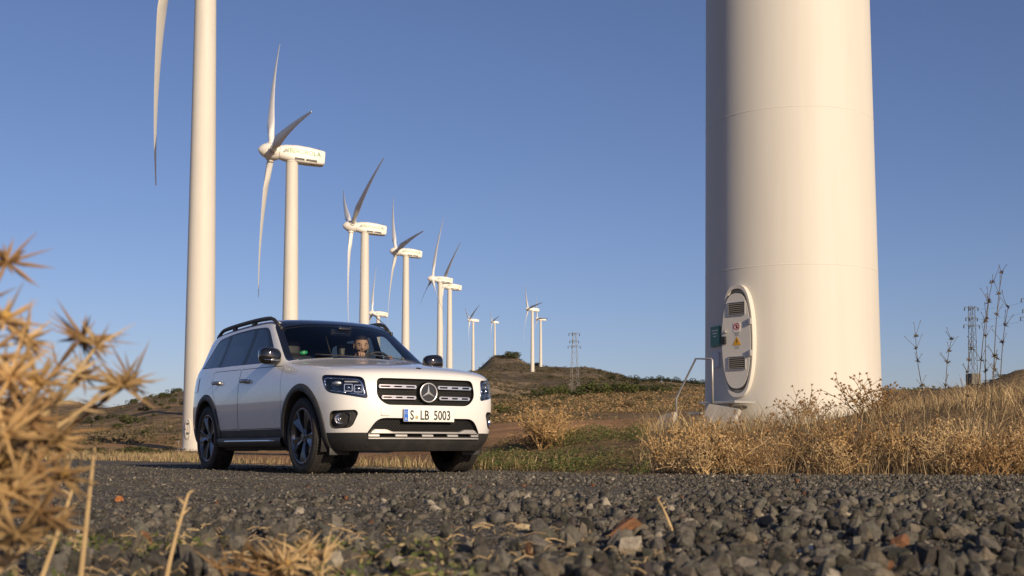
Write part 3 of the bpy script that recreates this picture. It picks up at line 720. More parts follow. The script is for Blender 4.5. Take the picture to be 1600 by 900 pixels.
# front openings
ff = lambda c, n: n.x > .35 and c.x > .55
GR = rpoly([(-.50, .885), (.50, .885), (.515, .72), (.43, .638), (-.43, .638), (-.515, .72)], [.05, .05, .10, .08, .08, .10])
cut(GR, UY, UZ, ff, 'grille')
IN = rpoly([(-.50, .52), (.50, .52), (.585, .385), (.585, .345), (-.585, .345), (-.585, .385)], [.08, .08, .03, .02, .02, .03])
cut(IN, UY, UZ, ff, 'intake')
A27 = R(27); HL = rpoly([(.582, .922), (.180, .892), (.138, .690), (.535, .755)], [.05, .05, .035, .07])
FG = rpoly([(.492, .585), (.250, .592), (.225, .562), (.285, .428), (.492, .418)], [.05, .03, .03, .05, .06])
UD = {}
for sg in (-1, 1):
    UD[sg] = Vector((-math.sin(A27), sg * math.cos(A27), 0)); df = lambda c, n, sg=sg: sg * c.y > .25 and c.x > .15
    cut(HL, UD[sg], UZ, df, 'headlight'); cut(FG, UD[sg], UZ, df, 'fog')
# wheel arches
for cx in (0, -2.829):
    cut([(cx + .44 * math.cos(a), .36 + .44 * math.sin(a)) for a in np.linspace(0, 2 * math.pi, 48, endpoint=False)], UX, UZ, lambda c, n: abs(c.y) > .5, 'gap')

def region(name, regs, mat, parent, filt=None, off=0.0, flip=False, smooth=True):
    ids = {REG[r] for r in regs}; vs, ns, idx, fs = [], [], {}, []
    for f in bm.faces:
        if f[rl] in ids and (filt is None or filt(f.calc_center_median())):
            ff_ = []
            for v in f.verts:
                if v.index not in idx:
                    idx[v.index] = len(vs); n = Vector(v[nl]).normalized(); vs.append(v.co + n * off); ns.append(-n if flip else n)
                ff_.append(idx[v.index])
            fs.append(ff_[::-1] if flip else ff_)
    me = bpy.data.meshes.new(name); me.from_pydata([tuple(v) for v in vs], [], fs); me.materials.append(mat)
    me.polygons.foreach_set('use_smooth', [True] * len(me.polygons))
    me.normals_split_custom_set_from_vertices([tuple(n) for n in ns]); me.update()
    return link(bpy.data.objects.new(name, me), parent)
bm.verts.index_update()
body = region('body', ['body'], M_paint, car)
region('lower_cladding', ['cladding'], M_clad, car)
hood_o = region('hood', ['hood'], M_paint, car)
region('roof_panel', ['roof_panel'], M_gloss, car)
doors = {}
for sg in (-1, 1):
    s_ = lambda c, sg=sg: c.y * sg > 0
    for nm in ('front_door', 'rear_door'): doors[nm, sg] = region('door', [nm], M_paint, car, s_)
    tr = region('window_trim', ['window_trim'], M_mat, car, s_)
    for nm in ('front_window', 'rear_window', 'quarter_window'):
        region('window', [nm], M_pane_side if nm[0] == 'f' else M_pane_dk, car, s_)
wsfr = region('windscreen_frame', ['windscreen_frame'], M_gloss, car)
wso = region('windscreen', ['windscreen'], M_pane, car)
region('rear_screen', ['rear_screen'], M_pane_dk, car)
liner = region('interior_lining', ['body', 'hood', 'front_door', 'rear_door', 'cladding', 'window_trim', 'windscreen_frame', 'roof_panel'], M_dark, car, None, -.028, True)
def ray_side(x, z, sg):
    h = BODY.ray_cast(Vector((x, sg * 2, z)), Vector((0, -sg, 0))); return h[0], h[1]
def ray_front(y, z):
    h = BODY.ray_cast(Vector((3, y, z)), Vector((-1, 0, 0))); return h[0], h[1]
# wheel arch cladding
for sg in (-1, 1):
    for cx in (0, -2.829):
        rows = []
        for a in np.linspace(R(-14), R(194), 53):
            row = []
            for r, o in ((.425, -.10), (.425, .008), (.437, .016), (.485, .014), (.498, .004), (.498, -.02)):
                x, z = cx + r * math.cos(a), .36 + r * math.sin(a)
                rq = max(r, .44); h, n = ray_side(cx + rq * math.cos(a), max(.235, .36 + rq * math.sin(a)), sg)
                y = abs(h.y) if h else .80
                row.append(Vector((x, sg * (max(y, .70) + o), z)))
            rows.append(row)
        vs = [p for r_ in rows for p in r_]; k = len(rows[0]); fs = []
        for i in range(len(rows) - 1):
            for j in range(k - 1):
                q = (i * k + j, i * k + j + 1, (i + 1) * k + j + 1, (i + 1) * k + j); fs.append(q if sg > 0 else q[::-1])
        o = mesh('wheel_arch_trim', vs, fs, M_clad, car, True); o.data.set_sharp_from_angle(angle=R(50))
        # dark wheel well
        b2 = bmesh.new(); ring = []
        for y in (.86, .42):
            ring.append([b2.verts.new((cx + .432 * math.cos(a), sg * y, .36 + .432 * math.sin(a))) for a in np.linspace(R(-20), R(200), 25)])
        for i in range(24): b2.faces.new((ring[0][i], ring[0][i + 1], ring[1][i + 1], ring[1][i]))
        b2.faces.new(ring[1]); bm_obj('wheel_well', b2, M_dark, car, False)
# sill: running board with a bright strip
for sg in (-1, 1):
    vs, fs = [], []
    xs = np.linspace(-.47, -2.37, 24)
    for x in xs:
        for (o, z) in ((.86, .355), (.905, .350), (.915, .335), (.912, .30), (.895, .262), (.80, .245)): vs.append((x, sg * o, z))
    for i in range(23):
        for j in range(5):
            q = (i * 6 + j, i * 6 + j + 1, i * 6 + j + 7, i * 6 + j + 6); fs.append(q if sg < 0 else q[::-1])
    sb = mesh('running_board', vs, fs, M_clad, car, True)
    b2 = bmesh.new(); add_tube(b2, [(x, sg * .916, .318) for x in np.linspace(-.62, -2.22, 12)], [.004] + [.011] * 10 + [.004], 8); bm_obj('bright_strip', b2, M_chrome, sb)
    # door handles
    for nm, x0, z0 in (('front_door', -1.52, .945), ('rear_door', -2.44, .965)):
        h, n = ray_side(x0, z0, sg); b2 = bmesh.new()
        pts = [(x0 + dx, h.y + sg * o, z0 + .002 * i) for i, (dx, o) in enumerate(((.125, .004), (.10, .030), (.03, .040), (-.05, .040), (-.085, .030), (-.105, .004)))]
        add_tube(b2, pts, [.014, .016, .017, .017, .016, .014], 10)
        for v in b2.verts: v.co.z = z0 + (v.co.z - z0) * 1.25
        bm_obj('handle', b2, M_silver, doors[nm, sg])
    # lower door crease strip
# mirrors
for sg in (-1, 1):
    b2 = bmesh.new(); bmesh.ops.create_uvsphere(b2, u_segments=28, v_segments=16, radius=1)
    for v in b2.verts:
        p = v.co; e = lambda a, k: math.copysign(abs(a) ** k, a)
        x, y, z = e(p.x, .75), e(p.y, .62), e(p.z, .70)
        v.co = Vector((x * .085 - .02 * abs(y), y * .115, z * .088 - .018 * y * sg * -1 * .4))
        if v.co.x < -.035: v.co.x = -.035 + (v.co.x + .035) * .15
        v.co += Vector((-.735, sg * .925, 1.165))
    mo = bm_obj('side_mirror', b2, M_gloss, car)
    b2 = bmesh.new(); add_tube(b2, [(-.80, sg * .80, 1.10), (-.77, sg * .85, 1.105), (-.745, sg * .885, 1.12)], [.042, .034, .028], 10); bm_obj('mirror_arm', b2, M_gloss, mo)
    b2 = bmesh.new(); add_box(b2, (-.774, sg * .925, 1.165), (.004, .19, .125), bev=.0015); bm_obj('mirror_glass', b2, M_chrome, mo)
    b2 = bmesh.new(); add_tube(b2, [(-.66, sg * .85, 1.125), (-.652, sg * .92, 1.122), (-.67, sg * 1.01, 1.125)], .005, 6); bm_obj('bright_strip', b2, M_chrome, mo)
    # roof rails
    b2 = bmesh.new(); pts, rs = [], []
    for x in np.linspace(-1.22, -3.22, 26):
        t = (x + 1.22) / (-3.22 + 1.22); yy = .640 + .012 * math.sin(math.pi * t)
        h = BODY.ray_cast(Vector((x, sg * yy, 3)), Vector((0, 0, -1)))[0]
        lift = .045 * min(1, math.sin(math.pi * min(1, max(0, t))) * 3.2)
        pts.append((x, sg * yy, (h.z if h else 1.55) + lift - .002)); rs.append(.016 + .008 * min(1, 6 * min(t, 1 - t)))
    add_tube(b2, pts, rs, 8)
    for t_ in (.03, .36, .70, .97):
        i = int(t_ * 25); p = Vector(pts[i]); add_box(b2, (p.x, p.y, p.z - .03), (.11, .028, .065), bev=.008)
    rr = bm_obj('roof_rail', b2, M_clad, car)
# grille: recessed backing, honeycomb, louvres and star
def patch(name, poly, off, mat, parent, U=UY, frontal=True):
    """panel behind an opening, following the body at a depth"""
    us = [p[0] for p in poly]; vs = [p[1] for p in poly]; nx, ny = 28, 12; V_, F_ = [], []
    for j in range(ny + 1):
        for i in range(nx + 1):
            u = min(us) - .02 + (max(us) - min(us) + .04) * i / nx; z = min(vs) - .02 + (max(vs) - min(vs) + .04) * j / ny
            h, n = ray_front(u, z); V_.append((h.x - off, u, z))
    for j in range(ny):
        for i in range(nx): F_.append((j * (nx + 1) + i, j * (nx + 1) + i + 1, (j + 1) * (nx + 1) + i + 1, (j + 1) * (nx + 1) + i))
    return mesh(name, V_, F_, mat, parent, True)
def honeycomb(name, poly, off, mat, parent, p=.026, r=.0036):
    b2 = bmesh.new(); us = [q[0] for q in poly]; vs = [q[1] for q in poly]; dz = p * .62
    nj = int((max(vs) - min(vs)) / dz) + 1; ni = int((max(us) - min(us)) / p) + 1
    for j in range(nj):
        for i in range(ni):
            cy = min(us) + (i + .5 * (j % 2)) * p; cz = min(vs) + j * dz
            if not in_poly(cy, cz, poly): continue
            h, n = ray_front(cy, cz); x = h.x - off; ring = []
            for k, a in enumerate(range(0, 360, 60)):
                c, s = math.cos(R(a)), math.sin(R(a)) * .66
                ring.append((b2.verts.new((x + .004, cy + c * p * .46, cz + s * p * .5)), b2.verts.new((x - .004, cy + c * p * .30, cz + s * p * .30))))
            for k in range(6): b2.faces.new((ring[k][0], ring[(k + 1) % 6][0], ring[(k + 1) % 6][1], ring[k][1]))
    o = bm_obj(name, b2, mat, parent, False); o['kind'] = 'stuff'; return o
def rim_wall(name, reg, off, mat, parent, filt=None):
    """wall of an opening running inwards from its edge"""
    rid = REG[reg]; vs, fs = [], []
    for e in bm.edges:
        fl = [f for f in e.link_faces if f[rl] == rid]
        if len(fl) == 1 and len(e.link_faces) == 2 and (filt is None or filt(e.verts[0].co)):
            a, b = e.verts; k = len(vs); na, nb = Vector(a[nl]).normalized(), Vector(b[nl]).normalized()
            vs += [a.co, b.co, b.co - nb * off, a.co - na * off]; fs.append((k, k + 1, k + 2, k + 3))
    return mesh(name, vs, fs, mat, parent)
M_mesh = plain('grille_black', (.018, .018, .019), .3, .0, .1, 20)
gr = patch('grille', GR, .045, M_dark, car); rim_wall('grille_surround', 'grille', .05, M_gloss, gr)
honeycomb('grille_mesh', offset_poly(GR, -.004), .028, M_mesh, gr)
for sg in (-1, 1):
    for z in (.808, .708):
        b2 = bmesh.new(); y0, y1 = (.118, .478) if z > .75 else (.128, .455)
        def lp(y, zz, o): return Vector((ray_front(sg * y, z)[0].x - .008 + o, sg * y, zz))
        n = 24
        for (za, zb) in ((z + .007, z + .0165), (z - .0165, z - .007)):          # two rails of a louvre
            P = [[lp(y0 + (y1 - y0) * i / n, zz, o) for (zz, o) in ((za, 0), (zb, 0), (zb, -.02), (za, -.02))] for i in range(n + 1)]
            VV = [[b2.verts.new(q) for q in r_] for r_ in P]
            for a, b in zip(VV, VV[1:]):
                for k in range(4): b2.faces.new((a[k], a[(k + 1) % 4], b[(k + 1) % 4], b[k]))
            b2.faces.new(VV[0]); b2.faces.new(VV[-1])
        for c in (0.01, .335, .665, .99):                                      # bridges between them
            yc = y0 + (y1 - y0) * c; pc = lp(yc, z, -.0105); add_box(b2, pc, (.0195, .022 if c in (.01, .99) else .045, .016))
        bmesh.ops.recalc_face_normals(b2, faces=b2.faces)
        bm_obj('louvre', b2, M_chrome, gr, False)
def star(parent, centre, rad, fwd, up, mats, depth):
    """three-pointed star in a ring; fwd is the outward direction"""
    fwd = Vector(fwd).normalized(); up = Vector(up).normalized(); rt = up.cross(fwd)
    def P(a, r, d): return Vector(centre) + (up * math.cos(a) + rt * math.sin(a)) * r + fwd * d
    b2 = bmesh.new(); ringp = [P(2 * math.pi * k / 40, rad * .93, depth * .5) for k in range(40)]
    vsr = []
    for k in range(40):
        a = 2 * math.pi * k / 40; vsr.append([b2.verts.new(P(a, rad * (.93 + .07 * math.cos(t)), depth * (.5 + .5 * math.sin(t)))) for t in np.linspace(0, 2 * math.pi, 8, endpoint=False)])
    for k in range(40):
        for j in range(8): b2.faces.new((vsr[k][j], vsr[k][(j + 1) % 8], vsr[(k + 1) % 40][(j + 1) % 8], vsr[(k + 1) % 40][j]))
    cv = b2.verts.new(P(0, 0, depth * 1.1)); ov = []
    for k in range(6):
        a = k * math.pi / 3; ov.append(b2.verts.new(P(a, rad * .90 if k % 2 == 0 else rad * .135, depth * .35)))
    for k in range(6): b2.faces.new((cv, ov[k], ov[(k + 1) % 6]))
    bmesh.ops.recalc_face_normals(b2, faces=b2.faces); bm_obj('star_emblem', b2, mats[0], parent, False)
    b2 = bmesh.new(); c0 = b2.verts.new(P(0, 0, 0)); rv = [b2.verts.new(P(2 * math.pi * k / 40, rad * .93, 0)) for k in range(40)]
    for k in range(40): b2.faces.new((c0, rv[k], rv[(k + 1) % 40]))
    bmesh.ops.recalc_face_normals(b2, faces=b2.faces); bm_obj('emblem_disc', b2, mats[1], parent, False)
xg = ray_front(0, .757)[0].x
star(gr, (xg + .006, 0, .757), .092, (1, 0, 0), (0, 0, 1), (M_star, M_gloss), .012)
b2 = bmesh.new(); add_lathe(b2, [(.094, .004), (.102, -.02), (.10, -.05)], 40, 'X', Matrix.Translation((xg, 0, .757))); bm_obj('emblem_mount', b2, M_gloss, gr)
# lower intake with silver skid plate
it = patch('lower_intake', IN, .05, M_dark, car); rim_wall('intake_surround', 'intake', .055, M_clad, it)
honeycomb('intake_mesh', offset_poly(IN, -.004), .035, M_mesh, it)
b2 = bmesh.new(); N_ = 61; rowsT = []
for i in range(N_):
    y = -.575 + 1.15 * i / (N_ - 1); ay = abs(y)
    zt = .398 + .022 * float(smooth01(.34, .42, ay)) - .05 * float(smooth01(.52, .575, ay)); zb = .318
    slot = any(abs(ay - c) < hw for c, hw in ((.135, .085), (.40, .085)))
    x = ray_front(y, .36)[0].x; rowsT.append((y, zt, zb, x, slot, ay))
def strip(b2, zlo, zhi, proud, i0, i1):
    V_ = []
    for i in range(i0, i1 + 1):
        y, zt, zb, x, s_, ay = rowsT[i]; a, b = zlo(rowsT[i]), zhi(rowsT[i])
        V_.append([b2.verts.new((x + proud - .03, y, b)), b2.verts.new((x + proud, y, b - .006)), b2.verts.new((x + proud + .004, y, a + .006)), b2.verts.new((x + proud - .03, y, a))])
    for a, b in zip(V_, V_[1:]):
        for k in range(3): b2.faces.new((a[k], b[k], b[k + 1], a[k + 1]))
    b2.faces.new(V_[0]); b2.faces.new(V_[-1][::-1])
strip(b2, lambda r: .374, lambda r: r[1], .012, 0, N_ - 1)
strip(b2, lambda r: .322, lambda r: .345, .012, 0, N_ - 1)
i = 0
while i < N_ - 1:
    j = i
    while j < N_ - 1 and rowsT[j + 1][4] == rowsT[i][4]: j += 1
    if not rowsT[i][4] and j > i: strip(b2, lambda r: .345, lambda r: .374, .011, max(0, i - 1), min(N_ - 1, j + 1))
    i = j + 1
bmesh.ops.recalc_face_normals(b2, faces=b2.faces)
bm_obj('skid_plate', b2, plain('silver_paint', (.36, .35, .335), .45, .25, .05, 10), car, False)
# headlights and fog lamps
for sg in (-1, 1):
    s_ = lambda c, sg=sg: c.y * sg > 0; nrm = Vector((math.cos(A27), sg * math.sin(A27), 0))
    hl = region('headlight', ['headlight'], M_lens, car, s_)
    region('lamp_housing', ['headlight'], M_gloss, hl, s_, -.05)
    rim_wall('lamp_bezel', 'headlight', .052, M_gloss, hl, s_)
    def on(u, z, d):     # point on the lamp face at diagonal coordinates, d metres out along the lamp direction
        h = BODY.ray_cast(UD[sg] * u + UZ * z + nrm * 3, -nrm); return h[0] + nrm * d
    b2 = bmesh.new(); add_tube(b2, [on(u, z, -.014) for (u, z) in rpoly([(.555, .80), (.560, .893), (.245, .868), (.215, .745), (.30, .752)], [.0, .04, .05, .03, 0], 6)], [.007] * 2 + [.010] * 14 + [.009] * 14, 8) if False else None
    path = [q for q in rpoly([(.535, .79), (.550, .890), (.205, .864), (.168, .722), (.30, .742)], [.001, .05, .055, .03, .001], 7)]
    path = path[3:-3]
    add_tube(b2, [on(u, z, -.018) for (u, z) in path], .0095, 8); bm_obj('daylight_strip', b2, M_lamp, hl)
    path2 = [(.52, .776), (.44, .762), (.34, .747)]; b2 = bmesh.new(); add_tube(b2, [on(u, z, -.02) for (u, z) in path2], .007, 8); bm_obj('daylight_strip', b2, M_lamp, hl)
    rot = Matrix(((nrm.x, -nrm.y, 0), (nrm.y, nrm.x, 0), (0, 0, 1)))
    for (u, z, w_, h_) in ((.320, .792, .070, .062), (.230, .784, .070, .062)):
        b2 = bmesh.new(); p = on(u, z, -.030)
        for (dy, dz, sy, sz) in ((0, h_ / 2, w_, .007), (0, -h_ / 2, w_, .007), (w_ / 2, 0, .007, h_), (-w_ / 2, 0, .007, h_)):
            add_box(b2, p + rot @ Vector((0, dy, dz)), (.022, sy, sz), rot)
        bm_obj('lamp_frame', b2, M_lamp, hl, False)
        b2 = bmesh.new(); bmesh.ops.create_uvsphere(b2, u_segments=16, v_segments=10, radius=.020, matrix=Matrix.Translation(p - nrm * .012)); bm_obj('projector', b2, M_chrome, hl)
    b2 = bmesh.new(); p = on(.425, .835, -.032); bmesh.ops.create_uvsphere(b2, u_segments=20, v_segments=12, radius=.03)
    bmesh.ops.transform(b2, matrix=Matrix.Translation(p) @ rot.to_4x4() @ Matrix.Diagonal((.5, 1.5, .85, 1)), verts=b2.verts); bm_obj('projector', b2, M_silver, hl)
    b2 = bmesh.new(); add_box(b2, on(.29, .848, -.03), (.012, .13, .012), rot); bm_obj('reflector_bar', b2, M_silver, hl, False)
    fg = region('fog_lamp', ['fog'], M_clad, car, s_, -.035); rim_wall('fog_lamp_surround', 'fog', .036, M_clad, fg, s_)
    c = on(.395, .510, -.040); b2 = bmesh.new(); m = Matrix.Translation(c) @ rot.to_4x4()
    add_lathe(b2, [(.0, -.012), (.030, -.010), (.041, .004), (.046, .012), (.049, .004), (.049, -.02)], 24, 'X', m); bm_obj('fog_lamp_bowl', b2, M_lamp, fg)
    b2 = bmesh.new(); bmesh.ops.create_uvsphere(b2, u_segments=14, v_segments=8, radius=.016, matrix=Matrix.Translation(c)); bm_obj('bulb_cover', b2, M_chrome, fg)
    b2 = bmesh.new(); add_tube(b2, [on(u, z, -.012) for (u, z) in ((.33, .575), (.295, .55), (.305, .48), (.35, .44))], .006, 6); bm_obj('fog_lamp_rib', b2, M_clad, fg)
# tail lamps
M_tail = plain('tail_lamp_red', (.30, .012, .01), .1, 0, .1, 10, coat=1)
for sg in (-1, 1):
    V_, F_ = [], []
    for i in range(9):
        for j in range(6):
            a = R(15 + 75 * i / 8); z = .90 + .17 * j / 5; d = Vector((-math.cos(a), sg * math.sin(a), 0)); c = Vector((-3.2, sg * .40, z))
            h = BODY.ray_cast(c + d * 2, -d)[0]; V_.append(h + d * .005)
    for i in range(8):
        for j in range(5): F_.append((i * 6 + j, i * 6 + j + 1, (i + 1) * 6 + j + 1, (i + 1) * 6 + j))
    mesh('tail_lamp', V_, F_, M_tail, car, True)
# tow eye cover, hood badge, parking sensors
h, n = ray_front(-.43, .58); b2 = bmesh.new(); add_box(b2, (h.x + .001, -.43, .575), (.006, .085, .07), Matrix.Rotation(R(-8), 3, 'Z'), .012); bm_obj('tow_eye_cover', b2, M_paint, car)
h = BODY.ray_cast(Vector((.70, 0, 3)), Vector((0, 0, -1)))[0]; b2 = bmesh.new(); add_lathe(b2, [(.0, .007), (.022, .006), (.028, .001)], 20, 'Z', Matrix.Translation((.70, 0, h.z)) @ Matrix.Rotation(R(12), 4, 'Y')); bm_obj('hood_badge', b2, M_ink, hood_o)
# number plate
px_ = ray_front(0, .54)[0].x + .016; pl = empty('number_plate', (px_, 0, .545)); pl.parent = car
b2 = bmesh.new(); add_box(b2, (0, 0, 0), (.008, .525, .115), bev=.003); bm_obj('plate', b2, M_plate, pl)
b2 = bmesh.new(); add_box(b2, (-.012, 0, -.002), (.02, .53, .112)); bm_obj('plate_holder', b2, M_clad, pl, False)
b2 = bmesh.new(); add_box(b2, (.0046, -.24, 0), (.0012, .040, .109)); bm_obj('euro_band', b2, M_blue, pl, False)
TM = Matrix(((0, 0, 1, .0048), (1, 0, 0, 0), (0, 1, 0, 0), (0, 0, 0, 1)))   # text plane facing +x
for s_, yy in (('S', -.180), ('LB', -.050), ('5003', .135)):
    text_mesh('plate_lettering', s_, .122, M_ink, pl, TM @ Matrix.Translation((yy, -.002, 0)), .0006, .74, offset=.0022)
text_mesh('country_letter', 'D', .03, M_plate, pl, TM @ Matrix.Translation((-.24, -.035, .001)), .0006, .9)
for k in range(12):
    a = k * math.pi / 6; text_mesh('euro_star', '*', .014, M_plate, pl, TM @ Matrix.Translation((-.24 + .012 * math.cos(a), .022 + .012 * math.sin(a), .001)), .0004)
b2 = bmesh.new(); add_lathe(b2, [(.0, .0015), (.016, .001), (.017, 0)], 18, 'X', Matrix.Translation((.0045, -.132, -.018))); bm_obj('registration_seal', b2, plain('seal_bronze', (.42, .36, .20), .4), pl)
# wipers and cowl
b2 = bmesh.new()
for (y0, y1) in ((.62, .02), (.0, -.52)):
    pts = []
    for t in np.linspace(0, 1, 8):
        y = y0 + (y1 - y0) * t; h, n = ray_front(y, 1.150 + .05 * t - .04 * abs(y)); pts.append(h + n * .012)
    add_tube(b2, pts, .006, 6)
bm_obj('wiper', b2, M_clad, car)
# wheels
def wheel_parts(root):
    b2 = bmesh.new(); prof = [(.262, -.095), (.275, -.108), (.300, -.117), (.332, -.116), (.350, -.106), (.358, -.088), (.361, -.05), (.3615, 0), (.361, .05), (.358, .088), (.350, .106), (.332, .116), (.300, .117), (.262, .095)]
    add_lathe(b2, prof, 72, 'Y'); bm_obj('tyre', b2, M_tyre, root)
    b2 = bmesh.new()
    for k in range(72):                       # tread blocks across the shoulder
        a = 2 * math.pi * k / 72; rot = Matrix.Rotation(-a, 3, 'Y')
        for s in (-1, 1):
            add_box(b2, rot @ Vector((.3595, s * .075, 0)), (.010, .052, .022), rot)
            add_box(b2, rot @ Vector((.3615, s * .022, .008)), (.009, .036, .022), rot)
    o = bm_obj('tread', b2, M_tyre, root, False); o['kind'] = 'stuff'
    b2 = bmesh.new(); add_lathe(b2, [(.268, -.098), (.266, -.106), (.258, -.108), (.250, -.100), (.244, -.06), (.235, .09), (.262, .10)], 64, 'Y'); bm_obj('rim', b2, M_rim, root)
    b2 = bmesh.new(); add_lathe(b2, [(.2685, -.1085), (.2705, -.1075), (.272, -.105)], 64, 'Y'); bm_obj('rim_line', b2, M_red, root)
    for k in range(5):
        a = 2 * math.pi * k / 5 + R(18); rot = Matrix.Rotation(a, 3, 'Y'); b2 = bmesh.new(); rows = []
        for t in np.linspace(0, 1, 9):
            r = .040 + .212 * t; hw = .024 + .024 * t + .040 * t ** 2; y = -.070 - .030 * math.sin(t * 1.75) ; vd = .004 + .016 * t
            rows.append([b2.verts.new(rot @ Vector((x, yy, r))) for (x, yy) in ((-hw, y + .035), (-hw, y), (-hw * .82, y - .005), (-hw * .30, y + vd * .55), (0, y + vd), (hw * .30, y + vd * .55), (hw * .82, y - .005), (hw, y), (hw, y + .035))])
        for p, q in zip(rows, rows[1:]):
            for j in range(8): b2.faces.new((p[j], p[j + 1], q[j + 1], q[j]))
        bmesh.ops.recalc_face_normals(b2, faces=b2.faces)
        for f in b2.faces:
            pass
        o = bm_obj('spoke', b2, M_rim, root, True, 35)
    b2 = bmesh.new(); add_lathe(b2, [(.0, -.094), (.030, -.093), (.036, -.086), (.062, -.076), (.066, -.03)], 32, 'Y')
    for k in range(5):
        a = 2 * math.pi * (k + .5) / 5; add_lathe(b2, [(0, -.088), (.008, -.088), (.009, -.07)], 10, 'Y', Matrix.Translation((.05 * math.sin(a + R(18)), 0, .05 * math.cos(a + R(18)))))
    bm_obj('hub', b2, M_rim, root, True, 40)
    star(root, (0, -.0945, 0), .028, (0, -1, 0), (0, 0, 1), (M_silver, M_rim), .003)
    b2 = bmesh.new(); add_lathe(b2, [(.06, -.02), (.165, -.02), (.165, .005), (.06, .005)], 48, 'Y', closed=True); bm_obj('brake_disc', b2, M_disc, root, True, 40)
    b2 = bmesh.new(); add_box(b2, (-.135, -.01, .02), (.07, .05, .15), bev=.01); bm_obj('brake_caliper', b2, M_silver, root, True, 40)
    b2 = bmesh.new(); add_lathe(b2, [(.0, .03), (.235, .03), (.24, .09)], 32, 'Y'); bm_obj('wheel_back', b2, M_dark, root)
proto = None
for (x, y, spin) in ((0, -.775, 11), (-2.829, -.775, 40), (0, .775, 25), (-2.829, .775, 60)):
    e = empty('wheel', (x, y, .361)); e.parent = car; e.rotation_euler = (0, R(spin), 0) if y < 0 else (0, R(spin), math.pi)
    if proto is None: wheel_parts(e); proto = e
    else:
        for ch in proto.children: c = ch.copy(); link(c, e)
# underbody
b2 = bmesh.new(); add_box(b2, (-1.40, 0, .275), (4.3, .95, .09), bev=.03); add_box(b2, (-1.41, 0, .285), (1.75, 1.52, .09), bev=.02)
for x in (0, -2.829): add_tube(b2, [(x, -.72, .34), (x, .72, .34)], .035, 8); add_box(b2, (x, 0, .33), (.4, .5, .14), bev=.03)
add_box(b2, (.42, 0, .262), (.72, 1.16, .055), Matrix.Rotation(R(-4), 3, 'Y'), .02)
bm_obj('underbody', b2, M_dark, car)
for sg in (-1, 1):
    b2 = bmesh.new(); add_box(b2, (.47, sg * .70, .215), (.012, .20, .07), bev=.003); bm_obj('air_deflector', b2, M_clad, car)
# interior
b2 = bmesh.new(); V_ = []
for y in np.linspace(-.74, .74, 13):
    V_.append([b2.verts.new((x, y, z)) for (x, z) in ((-.50 - .10 * y * y, 1.098 - .03 * y * y), (-.78, 1.105 - .02 * y * y), (-.93, 1.075), (-.97, 1.00), (-.93, .70))])
for a, b in zip(V_, V_[1:]):
    for k in range(4): b2.faces.new((a[k], b[k], b[k + 1], a[k + 1]))
bm_obj('dashboard', b2, M_dark, car)
M_seat = plain('seat_leather', (.030, .028, .027), .5, 0, .15, 20)
def seat(x, y, wdt):
    b2 = bmesh.new(); add_box(b2, (x + .10, y, .58), (.52, wdt, .16), bev=.05)
    add_box(b2, (x - .22, y, .93), (.14, wdt * .96, .66), Matrix.Rotation(R(-13), 3, 'Y'), .05)
    for yy in ([y] if wdt < .8 else [y - .4, y + .4]): add_box(b2, (x - .31, yy, 1.335), (.09, .26, .17), Matrix.Rotation(R(-10), 3, 'Y'), .035)
    bm_obj('seat', b2, M_seat, car)
seat(-1.38, .36, .52); seat(-1.38, -.36, .52); seat(-2.30, 0, 1.2)
b2 = bmesh.new(); m = Matrix.Translation((-1.00, .36, 1.105)) @ Matrix.Rotation(R(-68), 4, 'Y')
rings = [[b2.verts.new(m @ Vector(((.178 + .014 * math.cos(t)) * math.cos(a), (.178 + .014 * math.cos(t)) * math.sin(a), .014 * math.sin(t)))) for t in np.linspace(0, 2 * math.pi, 8, endpoint=False)] for a in np.linspace(0, 2 * math.pi, 36, endpoint=False)]
for i in range(36):
    for j in range(8): b2.faces.new((rings[i][j], rings[i][(j + 1) % 8], rings[(i + 1) % 36][(j + 1) % 8], rings[(i + 1) % 36][j]))
for a in (0, math.pi, R(-90)): add_tube(b2, [m @ Vector((0, 0, -.02)), m @ Vector((.17 * math.sin(a) , .17 * math.cos(a), 0))], .014, 6)
add_lathe(b2, [(0, .0), (.06, -.005), (.065, -.03)], 20, 'Z', m)
bm_obj('steering_wheel', b2, M_seat, car)
b2 = bmesh.new(); add_box(b2, (-1.10, 0, 1.475), (.03, .24, .07), Matrix.Rotation(R(12), 3, 'Y'), .012); add_box(b2, (-1.04, 0, 1.51), (.12, .14, .05), bev=.015); bm_obj('rear_view_mirror', b2, M_gloss, car)
# environment sticker on the windscreen
h, n = ray_front(-.60, 1.215); b2 = bmesh.new(); rt = UZ.cross(n).normalized(); up_ = n.cross(rt); mt = Matrix((rt, up_, n)).transposed().to_4x4(); mt.translation = h - n * .004
add_lathe(b2, [(0, .001), (.038, .001), (.039, 0)], 24, 'Z', mt); st = bm_obj('windscreen_sticker', b2, plain('sticker_green', (.03, .35, .10), .5), wso)
text_mesh('sticker_number', '4', .05, M_plate, wso, mt @ Matrix.Translation((0, 0, .0022)), .0003)
bm.free()
